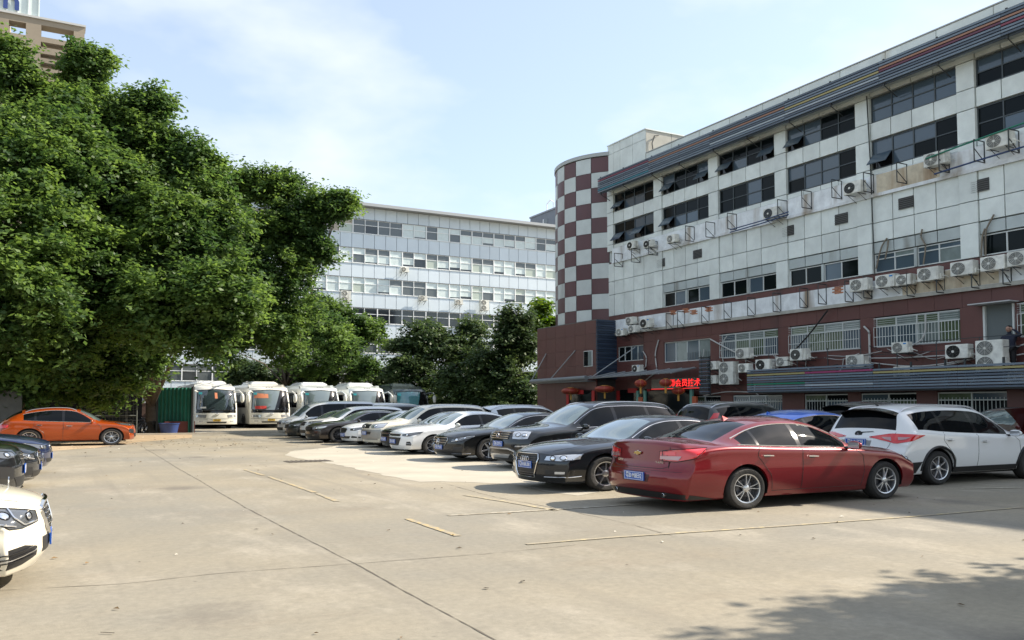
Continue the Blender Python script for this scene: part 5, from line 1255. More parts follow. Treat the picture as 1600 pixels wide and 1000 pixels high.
# ================================================================ white panelled block behind the coaches
BY = 75.0
M_bpan = mat('blue_grey_panel', (.62, .70, .76), .45, var=.06, scale=.5, dirt=((.52, .58, .63), .25, .6))
M_bfr = mat('white_window_frame', (.82, .84, .84), .5)
bp = [mat('blind_pane', (.62, .70, .69), .15, spec=.7, var=.12), mat('dull_pane', (.10, .115, .12), .08, spec=.8), mat('dark_rear_pane', (.02, .025, .03), .06, spec=.8), mat('beige_curtain_pane', (.42, .36, .29), .3, var=.1), mat('pale_curtain_pane', (.46, .52, .46), .2)]
bk = root('rear_building', 'long blue grey panelled office block with ribbon windows behind the coaches', 'building', (25, BY, 0)); BO = Vector((25, BY, 0))
def bbox(nm, m, x0, x1, y0, y1, z0, z1, par=None): return box(nm, m, Vector((x0, y0, z0))-BO, Vector((x1, y1, z1))-BO, par or bk)
BX0, BX1 = 0.0, 52.0
bbox('core_wall', M_back, BX0, BX1, BY+.12, BY+14, 0, 23.4)
bbox('roof', mat('roof_slab', (.26, .27, .28), .6), BX0-1, BX1+.5, BY-.9, BY+14.5, 23.50, 23.62)
bbox('roof_edge', mat('roof_edge', (.40, .42, .43), .5), BX0-1, BX1+.5, BY-.95, BY-.90, 23.48, 23.80)
R3 = random.Random(12)
wz = [(20.60, 22.15), (17.30, 18.95), (14.05, 15.70), (10.75, 12.40), (7.45, 9.10), (4.15, 5.80)]
pz = [(22.19, 23.48), (18.99, 20.56), (15.74, 17.26), (12.44, 14.01), (9.14, 10.71), (5.84, 7.41), (2.6, 4.11)]
step = 1.08
for r, (z0, z1) in enumerate(pz):
    x = BX0
    n = int((BX1-BX0)/step)
    for k in range(n):
        x = BX0+k*step
        if x < 7: continue
        bbox('panel', M_bpan, x+.02, x+step-.02, BY, BY+.1, z0, z1)
    bbox('sill_line', mat('sill_dark', (.05, .055, .06), .6), BX0, BX1, BY-.06, BY+.02, z0-.045, z0-.005)
    if r: bbox('sill', M_bfr, BX0, BX1, BY-.05, BY+.02, z1+.002, z1+.03)
for r, (z0, z1) in enumerate(wz):
    k = 0; x = 7.0
    while x < BX1-2.4:
        mb = MB(); zt = z0+(z1-z0)*.60; X = [x, x+1.2, x+2.4]
        for q, t in ((x, .07), (x+1.2-.03, .04)): mb.box((q, BY-.05, z0), (q+t*1.3, BY+.06, z1))
        mb.box((x+.001, BY-.02, zt-.03), (x+2.399, BY+.05, zt+.03)); mb.box((x+.001, BY-.02, z1-.05), (x+2.399, BY+.05, z1-.001)); mb.box((x+.001, BY-.02, z0+.001), (x+2.399, BY+.05, z0+.05))
        mb.v = [v-BO for v in mb.v]; w = mb.obj('window', M_bfr, bk)
        base = [0, 0, 0, 2, 1, 1][r]
        if r == 0 and x < 27: base = 3 if x < 23 else 1
        cs = R3.random()
        for i in (0, 1):
            for j, (a, b) in enumerate(((z0, zt), (zt, z1))):
                m = bp[base]
                q = R3.random()
                if q < .16: m = bp[1]
                elif q < .22: m = bp[2]
                elif q < .32: m = bp[4]
                if j == 1 and r < 2 and q < .5: m = bp[1]
                x0 = X[i]+.04; x1_ = X[i+1]-.02
                if m is bp[0] and j == 0 and R3.random() < .45:     # blind not fully down
                    s = R3.uniform(.12, .4); zz = a+(b-a)*s
                    bbox('pane', bp[2] if r else bp[1], x0, x1_, BY+.02, BY+.035, a, zz, w); bbox('blind', m, x0, x1_, BY+.02, BY+.035, zz, b, w)
                else: bbox('pane', m, x0, x1_, BY+.02, BY+.035, a, b, w)
        x += 2.4; k += 1
bbox('ground_floor_wall', mat('ground_floor_grey', (.25, .26, .26), .7, var=.15), BX0, BX1, BY+.02, BY+.1, 0, 2.6)
for k in range(9): bbox('shop_opening', M_dglass, 9+k*4.6, 12.6+k*4.6, BY-.02, BY+.02, 0, 2.3)
# roof things
p = PY(765, 345, BY+4); o = MB().lathe([(0, .80), (.75, .80), (.75, .98), (.9, .98), (.9, .01)], 'z', n=28).obj('water_tank', mat('tank_cream', (.42, .40, .34), .6), None, 40); o.location = (p.x, BY+4, 23.62); tag(o, 'round cream water tank on the roof of the rear block', 'water tank')
gb = root('grey_block', 'small grey block showing above the rear roof left of the checkered tower', 'building', (47.5, 80, 0)); box('wall', mat('grey_render', (.20, .22, .25), .7, var=.1), (0, -3.5, 0), (9, 4, 27.2), gb)
box('window', bp[1], (-.03, .1, 24.8), (0, 1.0, 26.3), gb); box('window_frame', M_bfr, (-.05, .95, 24.7), (-.0, 1.1, 26.4), gb); box('parapet', mat('grey_parapet', (.28, .30, .33), .6), (-.1, -3.6, 27.2), (9.1, 4.1, 27.4), gb)
MB().tube([(1, 2, 27.2), (1, 2, 28.8), (1, 1.2, 29.2), (1, .6, 28.8), (1, .6, 27.2)], .07, 6).obj('roof_pipe', M_bfr, gb)
def rac(u, v, kind, label):
    me, gm, vm, w, h, d = ac_mesh(kind, False, False); p = PY(u, v, BY-.5)
    r = root('air_conditioner', label, 'air conditioner', (p.x, BY-.42, p.z-h/2), math.pi/2, 'outdoor air conditioner units on the rear block')
    for nm, m in (('case', me), ('fan_grille', gm), ('valve_cover', vm)):
        o = link(bpy.data.objects.new(nm, m), r); o.location = (0, 0, h/2)
    mb = MB()
    for s in (-.3, .3): mb.tube([(-d/2, s*w, -.02), (.42, s*w, -.02)], .03, 4); mb.tube([(-d/2, s*w, -.02), (.4, s*w, -.4)], .025, 4)
    mb.obj('wall_bracket', M_steel, r)
rac(632, 421, 1, 'single air conditioner on the third band of the rear block'); rac(540, 463, 2, 'tall twin fan air conditioner nearest the trees on the rear block')
rac(661, 466, 1, 'small air conditioner left of its neighbour on the fourth band'); rac(717, 472, 1, 'small air conditioner beside the tall twin fan unit on the rear block'); rac(757, 477, 2, 'tall twin fan air conditioner in the middle of the rear block')

# ================================================================ tan high rise, far left
TY = 100.0; M_tan = mat('tan_render', (.29, .245, .185), .8, var=.12, scale=.4, dirt=((.12, .10, .08), .25, .68))
tt = root('tan_high_rise', 'tan tower with open roof frame and blue lettered billboard rising over the trees', 'building', (-8, TY, 0)); TO = Vector((-8, TY, 0))
def tbox(nm, m, x0, x1, y0, y1, z0, z1): return box(nm, m, Vector((x0, y0, z0))-TO, Vector((x1, y1, z1))-TO, tt)
xr = PY(132, 60, TY).x; xa = PY(115, 60, TY).x; xb = PY(64, 60, TY).x; xc = PY(40, 60, TY).x; xd = PY(13, 60, TY).x
zT = PY(132, 43, TY).z
def zz(u, v): return PY(u, v, TY).z
tbox('frame_pier', M_tan, xa, xr, TY, TY+1.6, 0, zT); tbox('frame_pier', M_tan, xc, xb, TY, TY+1.6, 0, zT)
tbox('wall', M_tan, -26, xd, TY, TY+12, 0, zT); tbox('wall', M_tan, xd, xc, TY, TY+12, 0, zz(13, 50)); tbox('frame_beam', M_tan, xd, xc, TY, TY+1.6, zz(13, 31), zT)
lv = [(38, 'top'), (62, 0), (74, 0), (85, 0), (94, 0), (104, 0), (113, 0), (121, 0), (130, 0), (139, 0), (148, 0), (157, 0)]
ops = [(40, 58), (66, 74), (84, 91), (98, 106), (113, 119), (127, 133), (141, 147), (155, 161), (169, 175)]
prev = zT
for (t, b) in ops:
    z1 = zz(70, t); tbox('frame_beam', M_tan, xb, xa, TY+.003, TY+1.55, z1, prev-.002); prev = zz(70, b)
tbox('wall', M_tan, xb, xa, TY+.003, TY+8, 0, prev)
tbox('coping', mat('pale_coping', (.5, .5, .48), .6), -26, xr+.1, TY-.15, TY+1.7, zT, zT+.25)
# billboard on top, letters cut by the picture edge
bx = PY(62, 10, TY+1).x; b0 = zT+.3
tbox('billboard', mat('billboard_white', (.62, .70, .68), .5), -30, bx, TY+.6, TY+.9, b0, b0+8)
for k in range(14): tbox('billboard_rib', mat('billboard_rib', (.56, .62, .62), .5), bx-.12-k*.95, bx-.02-k*.95, TY+.48, TY+.598, b0, b0+8)
mbl = mat('letter_blue', (.03, .06, .22), .5); pb = PY(34, 5, TY+.4)
text('billboard_lettering', 'zz.com', 3.6, mbl, tt, Vector((pb.x-.05, TY+.40, pb.z+.1))-TO, (math.pi/2, 0, 0), .05, 1.0, 'RIGHT')

# ================================================================ boundary things under the trees
M_green = mat('green_corrugated', (.012, .115, .075), .5, var=.2)
gf = root('green_hoarding', 'dark green corrugated metal hoarding beside the first coach', 'hoarding', (5.2, 44, 0))
a, b = G(246, 678), G(300, 678); L_ = (b-a).length; mb = MB(); n = 36; V = []
for k in range(n+1):
    x = L_*k/n; yy = (.04 if (k//2) % 2 else -.04); V += [(x, yy, 0), (x, yy, 2.75)]
mb.add(V, [(2*k, 2*k+1, 2*k+3, 2*k+2) for k in range(n)]); o = mb.obj('sheet', M_green, gf)
gf.location = a; gf.rotation_euler = (0, 0, math.atan2(b.y-a.y, b.x-a.x))
box('post', M_steel, (L_-.03, -.1, 0), (L_+.06, .1, 2.8), gf); box('post', M_steel, (-.06, -.1, 0), (.03, .1, 2.8), gf); box('rail', M_steel, (0, .06, 2.6), (L_, .12, 2.68), gf)
bn = root('plastic_tub', 'dark blue plastic tub standing before the green hoarding', 'tub', G(264, 679)); MB().lathe([(0, .01), (0, .36), (.62, .46), (.62, .49), (.66, .49), (.66, .44), (.05, .34)], 'z', n=24).obj('body', mat('blue_plastic', (.02, .045, .16), .45), bn, 40)
wb_ = root('paint_bucket', 'small white bucket on top of a crate behind the tub', 'bucket', G(250, 672)+Vector((0, 0, .0))); MB().lathe([(.75, .01), (.75, .15), (1.05, .18)], 'z', n=16).obj('body', M_acw, wb_, 40); box('crate', mat('old_timber', (.12, .07, .04), .8, var=.3), (-.3, -.25, 0), (.3, .25, .74), wb_)
rb = root('red_crate', 'low dull red crate in front of the green hoarding', 'crate', G(280, 678)); box('body', mat('dull_red', (.13, .03, .02), .7, var=.3), (-.7, -.2, 0), (.7, .3, .75), rb)
# parked bicycles and a moped under the trunk
def bicycle(x, y, rz, label):
    r = root('bicycle', label, 'bicycle', (x, y, 0), rz, 'bicycles leaning under the big tree')
    for wx in (-.52, .52):
        w = bpy.data.objects.new('wheel', None); link(w, r); w.location = (wx, 0, .33)
        MB().tube([(math.cos(t)*.32, 0, math.sin(t)*.32) for t in np.linspace(0, 6.2832, 25)], .02, 6, cap=False).obj('tyre', M_rub, w, 60)
        m_ = MB()
        for k in range(12): t = k*math.pi/6; m_.tube([(0, 0, 0), (math.cos(t)*.31, 0, math.sin(t)*.31)], .003, 3)
        m_.obj('spokes', M_alloy, w)
    f = MB(); [f.tube([a, b], .018, 6) for a, b in (((.52, 0, .33), (.40, 0, .88)), ((.41, 0, .80), (-.05, 0, .32)), ((-.05, 0, .32), (-.18, 0, .85)), ((-.16, 0, .76), (.41, 0, .82)), ((-.05, 0, .32), (-.52, 0, .33)), ((-.52, 0, .33), (-.17, 0, .74)))]; f.obj('frame', M_dalloy, r, 60)
    MB().tube([(.40, -.28, .98), (.36, -.1, .93), (.38, 0, .90), (.36, .1, .93), (.40, .28, .98)], .014, 6).obj('handlebar', M_alloy, r, 60)
    m_ = MB(); m_.box((-.32, -.07, .86), (-.08, .07, .91)); m_.obj('saddle', M_black, r)
g = G(228, 677)
for k in range(3): bicycle(g.x+.55*k-.5, g.y+.35*k, .3+.5*k, ['bicycle leaning nearest the orange car', 'middle bicycle of the dark row under the trunk', 'bicycle closest to the blue tub'][k])
def moped(p, rz):
    r = root('moped', 'dark moped with pale leg shield parked among the bicycles', 'moped', p, rz)
    for wx in (-.6, .6): MB().lathe([(-.05, .14), (-.05, .22), (0, .25), (.05, .22), (.05, .14)], 'y', (wx, 0, .25), 20).obj('wheel', M_rub, r, 60)
    MB().tube([(-.75, 0, .55), (-.4, 0, .62), (-.1, 0, .55), (.05, 0, .32), (.35, 0, .32)], [.10, .17, .15, .10, .08], 10).obj('body', mat('moped_grey', (.06, .06, .07), .3, coat=1), r, 60)
    MB().tube([(.62, 0, .3), (.45, 0, .75), (.40, 0, .98)], [.05, .06, .04], 8).obj('fork', M_alloy, r, 60); MB().tube([(.38, -.3, 1.02), (.40, 0, .97), (.38, .3, 1.02)], .018, 6).obj('handlebar', M_alloy, r, 60)
    MB().tube([(-.7, 0, .78), (-.3, 0, .80), (-.05, 0, .76)], [.09, .13, .08], 8).obj('seat', M_black, r, 60)
    MB().box((.40, -.18, .35), (.44, .18, .85)).obj('leg_shield', M_acw, r)
moped(G(214, 676), 2.4)
# dark sheds and wire gate behind the orange car
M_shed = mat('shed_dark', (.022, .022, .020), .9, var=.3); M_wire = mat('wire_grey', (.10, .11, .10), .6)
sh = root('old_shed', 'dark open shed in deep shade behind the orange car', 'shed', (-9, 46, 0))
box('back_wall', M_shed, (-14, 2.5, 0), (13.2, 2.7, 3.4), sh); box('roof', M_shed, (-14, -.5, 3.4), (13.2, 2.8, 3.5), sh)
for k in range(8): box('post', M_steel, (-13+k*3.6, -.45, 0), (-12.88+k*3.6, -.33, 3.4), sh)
wg_ = root('wire_gate', 'grey wire mesh gate standing open behind the orange car', 'gate', G(170, 680))
mb = MB(); 
for a, b in (((-1.2, 0, 0), (-1.2, 0, 2.3)), ((1.2, 0, 0), (1.2, 0, 2.3)), ((-1.2, 0, 2.3), (1.2, 0, 2.3)), ((-1.2, 0, 1.1), (1.2, 0, 1.1))): mb.tube([a, b], .03, 6)
mb.obj('frame', M_wire, wg_); mb = MB()
for k in range(16): mb.tube([(-1.2+.15*k, 0, .1), (-1.2+.15*k, 0, 2.3)], .006, 3)
for k in range(14): mb.tube([(-1.2, 0, .15*k+.1), (1.2, 0, .15*k+.1)], .006, 3)
mb.obj('mesh', M_wire, wg_)
o = MB().box((-.4, 0, 0), (.4, .25, 2.4)).obj('concrete_pillar', mat('old_concrete', (.14, .135, .12), .9, var=.2)); o.location = G(14, 690); tag(o, 'grey concrete gate pillar at the left edge beneath the trees', 'pillar')
o = MB().box((3.5, 62, 0), (31, 62.25, 1.9)).obj('boundary_wall', mat('boundary_brown', (.09, .05, .035), .9, var=.25)); tag(o, 'low brown boundary wall behind the coaches below the dark trees', 'wall')

# ================================================================ the man in the upper doorway
def person(loc_, rz, label):
    M_navy = mat('navy_jacket', (.012, .016, .035), .8); M_skin = mat('skin', (.36, .21, .15), .6); M_hair = mat('dark_hair', (.012, .010, .009), .7); M_tr = mat('black_trousers', (.01, .01, .012), .8)
    r = root('person', label, 'person', loc_, rz)
    def skin(name, J, Ed, m, sub=2):
        me = bpy.data.meshes.new(name); me.from_pydata([j[0] for j in J], Ed, []); o = bpy.data.objects.new(name, me); link(o)
        md = o.modifiers.new('s', 'SKIN'); 
        for i, j in enumerate(J): me.skin_vertices[0].data[i].radius = j[1] if isinstance(j[1], tuple) else (j[1], j[1])
        me.skin_vertices[0].data[0].use_root = True
        sb = o.modifiers.new('d', 'SUBSURF'); sb.levels = sub; sb.render_levels = sub
        dg = bpy.context.evaluated_depsgraph_get(); m2 = bpy.data.meshes.new_from_object(o.evaluated_get(dg)); bpy.data.objects.remove(o)
        m2.materials.clear(); m2.materials.append(m); m2.shade_smooth(); return link(bpy.data.objects.new(name, m2), r)
    # faces -x
    skin('body', [((0, 0, .95), (.13, .17)), ((0, 0, 1.15), (.12, .16)), ((0, 0, 1.38), (.12, .19)), ((0, 0, 1.50), .06), ((-.01, 0, 1.58), .055), ((-.02, 0, 1.70), (.095, .08)),
        ((0, .20, 1.43), .065), ((-.03, .30, 1.20), .05), ((-.20, .26, 1.05), .04), ((-.30, .22, 1.03), .03),
        ((0, -.20, 1.43), .065), ((-.06, -.42, 1.42), .052), ((-.10, -.24, 1.62), .04), ((-.11, -.14, 1.70), .03),
        ((0, .10, .90), .095), ((-.01, .11, .50), .07), ((0, .11, .08), .05), ((-.14, .12, .04), .04), ((0, -.10, .90), .095), ((-.01, -.11, .50), .07), ((0, -.11, .08), .05), ((-.14, -.12, .04), .04)],
        [(0, 1), (1, 2), (2, 3), (3, 4), (4, 5), (2, 6), (6, 7), (7, 8), (8, 9), (2, 10), (10, 11), (11, 12), (12, 13), (0, 14), (14, 15), (15, 16), (16, 17), (0, 18), (18, 19), (19, 20), (20, 21)], M_navy)
    def ball(name, c, s, m):
        bm = bmesh.new(); bmesh.ops.create_uvsphere(bm, u_segments=20, v_segments=14, radius=1)
        for v in bm.verts: v.co = Vector((v.co.x*s[0], v.co.y*s[1], v.co.z*s[2]))+Vector(c)
        me = bpy.data.meshes.new(name); bm.to_mesh(me); bm.free(); me.materials.append(m); me.shade_smooth(); return link(bpy.data.objects.new(name, me), r)
    hd = ball('head', (-.03, 0, 1.70), (.105, .083, .125), M_skin); ball('hair', (-.005, 0, 1.735), (.108, .092, .110), M_hair); ball('nose', (-.135, 0, 1.69), (.02, .014, .022), M_skin)
    for s in (-1, 1): ball('ear', (-.02, s*.085, 1.69), (.02, .012, .03), M_skin); ball('eye', (-.122, s*.032, 1.715), (.012, .014, .008), M_hair)
    ball('mouth', (-.128, 0, 1.645), (.008, .025, .006), mat('lip', (.25, .08, .07), .6))
    skin('hand', [((-.10, -.25, 1.60), .026), ((-.115, -.17, 1.68), (.015, .04)), ((-.125, -.11, 1.74), .010), ((-.125, -.09, 1.755), .008)], [(0, 1), (1, 2), (2, 3)], M_skin)
    for k in range(4):
        q = -.012+k*.017; skin('finger', [((-.115, -.165+q*.3, 1.685+q), .011), ((-.13, -.125, 1.715+q), .010), ((-.132, -.09, 1.725+q), .008)], [(0, 1), (1, 2)], M_skin, 1)
    skin('thumb', [((-.11, -.19, 1.655), .012), ((-.125, -.14, 1.655), .009), ((-.13, -.11, 1.665), .007)], [(0, 1), (1, 2)], M_skin, 1)
    skin('hand', [((-.24, .245, 1.04), .026), ((-.33, .21, 1.03), (.035, .015)), ((-.40, .19, 1.02), .010)], [(0, 1), (1, 2)], M_skin)
    skin('trousers', [((0, 0, .96), (.135, .175)), ((0, .10, .88), .105), ((-.01, .11, .50), .082), ((0, .11, .10), .065), ((0, -.10, .88), .105), ((-.01, -.11, .50), .082), ((0, -.11, .10), .065)], [(0, 1), (1, 2), (2, 3), (0, 4), (4, 5), (5, 6)], M_tr)
p = PX(1577, 515, FX-.35)
person((FX-.35, p.y, p.z-1.68), .0, 'man in dark navy jacket standing in the upper doorway shading his eyes')
o = MB().box((26.7, 16.2, p.z-1.74), (FX-.09, 17.9, p.z-1.69)).obj('doorstep_platform', M_steel); tag(o, 'steel step under the upper doorway', 'step')

# ================================================================ coaches
def make_bus(x, y, label, body, acc, tint, yell, sign=None, dark=False, H=3.32):
    L, W = 10.5, 2.5; r = root('coach', label, 'coach', (x, y, 0), math.pi/2, 'coaches parked in a row')   # local front at -x
    # outline of the front in side view (x from the nose) and cross sections
    prof = [(.32, .0+.05), (.55, .0), (1.15, .02), (1.45, .06), (2.1, .22), (2.7, .46), (H-.18, .80), (H-.04, 1.15), (H, 1.7)]
    fx = pchip(prof)
    def hw(z): return W/2*(1-.06*max(0, (z-1.3)/(H-1.3))**1.5) if z < H-.25 else W/2*(.94-.10*((z-(H-.25))/.25)**2)
    zs_ = [.32, .45, .6, .85, 1.1, 1.3, 1.45, 1.8, 2.15, 2.5, 2.78, 2.95, 3.05, H]
    nu = 13; V = []; 
    def warp(z, t):    # t in -1..1 across the front
        return fx(z)+.36*abs(t)**3.2+.06*t*t
    grid = {}
    for i, z in enumerate(zs_):
        for j in range(nu): t = -1+2*j/(nu-1); grid[(i, j)] = len(V); V.append((warp(z, t)-0, hw(z)*t, z))
    F = [(grid[(i, j)], grid[(i, j+1)], grid[(i+1, j+1)], grid[(i+1, j)]) for i in range(len(zs_)-1) for j in range(nu-1)]
    k = len(V)   # sides
    stx = [1.5, 3.5, 6, 8.5, L-.2, L]
    for s in (-1, 1):
        for q, xx in enumerate(stx):
            for i, z in enumerate(zs_): V.append((xx, s*hw(z)*(1 if q < 5 else .96), z))
    for si, s in enumerate((-1, 1)):
        b0 = k+si*len(stx)*len(zs_); n = len(zs_); j = 0 if s < 0 else nu-1
        for i in range(n-1):
            F.append((grid[(i, j)], grid[(i+1, j)], b0+i+1, b0+i))
            for q in range(len(stx)-1): F.append((b0+q*n+i, b0+q*n+i+1, b0+(q+1)*n+i+1, b0+(q+1)*n+i))
    n = len(zs_); a0 = k; a1 = k+len(stx)*n
    top = [grid[(n-1, j)] for j in range(nu)]
    F.append(tuple(top)+tuple(a1+q*n+n-1 for q in range(len(stx)))+tuple(a0+q*n+n-1 for q in reversed(range(len(stx)))))
    F.append(tuple(a0+(len(stx)-1)*n+i for i in range(n))+tuple(a1+(len(stx)-1)*n+i for i in reversed(range(n))))
    V = [(a-L/2, b, c) for a, b, c in V]
    mb = MB(); mb.add(V, F); bo = mb.obj('body', body, r, 32)
    bm = bmesh.new(); bm.from_mesh(bo.data); bvh = BVHTree.FromBMesh(bm); bm.free(); D = dict(L=L)
    scr = mat('coach_screen_'+tint, {'grey': (.14, .18, .19), 'teal': (.05, .20, .22), 'dark': (.03, .045, .05)}[tint], .05, spec=1.0, coat=1)
    patch('dashboard_band', M_gloss, D, bvh, 'front', [(-1.14, 1.45), (1.14, 1.45)], [(-1.17, 1.16), (1.17, 1.16)], r, 1, 20, 4, .006)
    ws = patch('windscreen', scr, D, bvh, 'front', [(-1.04, 2.80), (0, 2.88), (1.04, 2.80)], [(-1.14, 1.38), (0, 1.34), (1.14, 1.38)], r, 1, 20, 14, .016)
    ribbon('screen_seal', M_gloss, D, bvh, 'front', [(-1.04, 2.80), (0, 2.88), (1.04, 2.80), (1.14, 1.38), (0, 1.34), (-1.14, 1.38), (-1.04, 2.80)], .03, r, 1, 70, .012)
    # interior shapes seen in the glass: dark swoosh and paper notices stuck to it
    if dark: patch('dark_pillar_swoosh', M_gloss, D, bvh, 'front', [(-1.02, 2.78), (-.62, 2.82)], [(-1.13, 1.4), (-.2, 1.38)], ws, 1, 8, 10, .02)
    if sign == 'red':
        patch('notice', mat('red_notice', (.55, .05, .04), .5), D, bvh, 'front', [(.30, 1.66), (.95, 1.66)], [(.30, 1.44), (.95, 1.44)], ws, 1, 6, 3, .03)
    if sign: patch('notice', mat('orange_notice', (.55, .20, .10), .5), D, bvh, 'front', [(.15, 2.55), (.90, 2.62)] if sign == 'red' else [(-.05, 2.62), (.10, 2.62)], [(.15, 2.25), (1.0, 2.25)] if sign == 'red' else [(-.05, 2.2), (.10, 2.2)], ws, 1, 6, 3, .022)
    patch('notice', M_acw, D, bvh, 'front', [(.62, 1.60), (.92, 1.60)], [(.62, 1.48), (.92, 1.48)], ws, 1, 4, 3, .026)
    patch('notice', mat('cyan_sticker', (.05, .4, .42), .5), D, bvh, 'front', [(.80, 2.66), (.98, 2.66)], [(.80, 2.5), (.98, 2.5)], ws, 1, 4, 3, .026)
    for s in (-1, 1):
        patch('headlight', M_lamp, D, bvh, 'front', [(.62, .98), (1.12, 1.00)], [(.66, .82), (1.14, .86)], r, s, 8, 4, .012)
        patch('lamp_rim', M_dlamp, D, bvh, 'front', [(.60, 1.0), (1.14, 1.02)], [(.64, .80), (1.16, .84)], r, s, 8, 4, .006)
        patch('bumper_lamp', M_lamp, D, bvh, 'front', [(.78, .60), (1.0, .60)], [(.78, .50), (1.0, .50)], r, s, 5, 3, .010)
        # rabbit-ear mirrors
        h = Vector((.55-L/2, s*1.08, 2.68)); e = Vector((-.05-L/2, s*1.45, 2.52))
        m_ = bpy.data.objects.new('rear_view_mirror', None); link(m_, r)
        MB().tube([h, h+Vector((-.35, s*.22, .10)), e+Vector((0, 0, .05))], [.05, .06, .05], 8).obj('mirror_arm', body, m_, 60)
        bm = bmesh.new(); bmesh.ops.create_uvsphere(bm, u_segments=14, v_segments=10, radius=1)
        for v in bm.verts: v.co = Vector((v.co.x*.10, v.co.y*.13, math.copysign(abs(v.co.z)**.8, v.co.z)*.34))+e+Vector((0, 0, -.28))
        me = bpy.data.meshes.new('m'); bm.to_mesh(me); bm.free(); me.materials.append(M_acw); me.shade_smooth(); link(bpy.data.objects.new('mirror_shell', me), m_)
        # side glazing
        for k2 in range(6):
            a, b = 1.9+k2*1.4, 3.22+k2*1.4
            if b < L-.1: patch('side_window', M_glass, D, bvh, 'side', [(a, 2.72), (b, 2.72)], [(a, 1.55), (b, 1.55)], r, s, 4, 5, .012)
        for xw in (2.3, 7.6):
            o = MB().lathe([(-.13, .30), (-.13, .48), (.13, .48), (.13, .30), (.0, .28), (.0, .001)], 'y', (xw-L/2, s*1.08, .48), 28).obj('wheel', M_rub, r, 50)
            pts = [(math.cos(t)*.56+xw, .48+math.sin(t)*.56) for t in np.linspace(0, math.pi, 14)]
            ribbon('arch_trim', M_gloss, D, bvh, 'side', pts, .03, r, s, 20, .0)
        for xw in (2.3, 7.6): patch('wheel_well', M_black, D, bvh, 'side', [(xw-.45, .88), (xw+.45, .88)], [(xw-.54, .34), (xw+.54, .34)], r, s, 6, 4, .004)
    patch('bumper_gap', M_gloss, D, bvh, 'front', [(-1.2, .735), (1.2, .735)], [(-1.2, .715), (1.2, .715)], r, 1, 24, 3, .006)
    patch('lower_intake', M_black, D, bvh, 'front', [(-.6, .52), (.6, .52)], [(-.55, .42), (.55, .42)], r, 1, 12, 3, .006)
    MB().tube([(-L/2-.01, -.14, 1.06), (-L/2-.02, 0, 1.08), (-L/2-.01, .14, 1.06)], .02, 6).obj('badge', M_chr, r); 
    o = MB().tube([(-L/2-.02, math.cos(t)*.10, 1.06+math.sin(t)*.055) for t in np.linspace(0, 6.2832, 17)], .012, 5, cap=False).obj('badge_rim', M_chr, r)
    if yell: plate(D, bvh, r, 'front', .0, .62, yell, M_yplate, M_ktext)
    for k2 in (-1, 0, 1): MB().box((.75-L/2, k2*.16-.05, 3.06), (.85-L/2, k2*.16+.05, 3.10)).obj('marker_lamp', M_gloss, r)
    # roof air conditioning pod
    bm = bmesh.new(); bmesh.ops.create_cube(bm, size=1)
    for v in bm.verts: v.co = Vector((v.co.x*(3.2 if v.co.z < 0 else 2.4), v.co.y*(1.9 if v.co.z < 0 else 1.5), v.co.z*.26))+Vector((3.6-L/2, 0, H+.12))
    bmesh.ops.bevel(bm, geom=bm.edges, offset=.07, segments=3, affect='EDGES'); me = bpy.data.meshes.new('pod'); bm.to_mesh(me); bm.free(); me.materials.append(body); me.shade_smooth(); me.set_sharp_from_angle(angle=.6); link(bpy.data.objects.new('roof_pod', me), r)
    mb = MB(); mb.box((.9-L/2, -1.05, .26), (L/2-.3, 1.05, .36)); mb.obj('underbody', M_black, r)
    # wipers
    for s in (-1, 1): h = shoot(bvh, L, 'front', (s*.5, 1.42)); q = shoot(bvh, L, 'front', (s*.5-.45, 1.62)); MB().tube([h[0]+h[1]*.05, q[0]+q[1]*.06], .014, 5).obj('wiper', M_black, r)
    return r
B_w = paint('coach_white', (.70, .69, .62), 0, .05); B_w2 = paint('coach_white_cool', (.68, .72, .71), 0, .05); B_d = paint('coach_dark', (.06, .08, .085), .2, .1)
HB = 10.5/2
make_bus(8.9, 54.3+HB, 'cream coach with bare windscreen parked beside the green hoarding', B_w, None, 'dark', '粤B·21345' and '粤BX0385', 'or')
make_bus(12.2, 54.5+HB, 'white coach with red notice, second from the green hoarding', B_w, None, 'grey', '粤BP3961', 'red', True)
make_bus(15.5, 54.6+HB, 'white topped coach half hidden behind the silver van', B_w2, None, 'grey', '粤BM2078', None, True)
make_bus(18.7, 54.6+HB, 'white topped coach with curved dark windscreen edge, behind the white estate cars', B_w2, None, 'grey', '粤BN6672', None, True)
make_bus(21.9, 54.8+HB, 'dark bodied coach with teal windscreen at the right end of the row', B_d, None, 'teal', '粤BR5530', None, True)
# ================================================================ parked cars
P_red = paint('paint_deep_red', (.17, .003, .008), .35, .03); P_navy = paint('paint_blue_black', (.008, .011, .016), .35, .05); P_white = paint('paint_white', (.74, .75, .75), 0, .03)
P_blk = paint('paint_black', (.006, .007, .008), .2, .05); P_cream = paint('paint_warm_white', (.74, .69, .57), 0, .02); P_grey = paint('paint_brown_grey', (.045, .038, .036), .6, .08); P_silver = paint('paint_silver', (.55, .58, .60), .3, .10)
P_blue = paint('paint_blue', (.012, .13, .62), .35, .05); P_or = paint('paint_orange', (.34, .055, .005), .3, .04); P_dgreen = paint('paint_dark_green_grey', (.03, .036, .036), .4, .10); P_maroon = paint('paint_maroon', (.10, .012, .012), .4, .1); P_brown = paint('paint_brown', (.10, .05, .03), .4, .15); P_dblue = paint('paint_dark_blue', (.012, .022, .07), .4, .06)
random.seed(4)
ROW = 'cars parked nose out in the long row'
def rowcar(xn, yc, L, *a, **k): return make_car('car', a[0], a[1], L, *a[2:], x=xn+L/2, y=yc, facing=-1, **k)
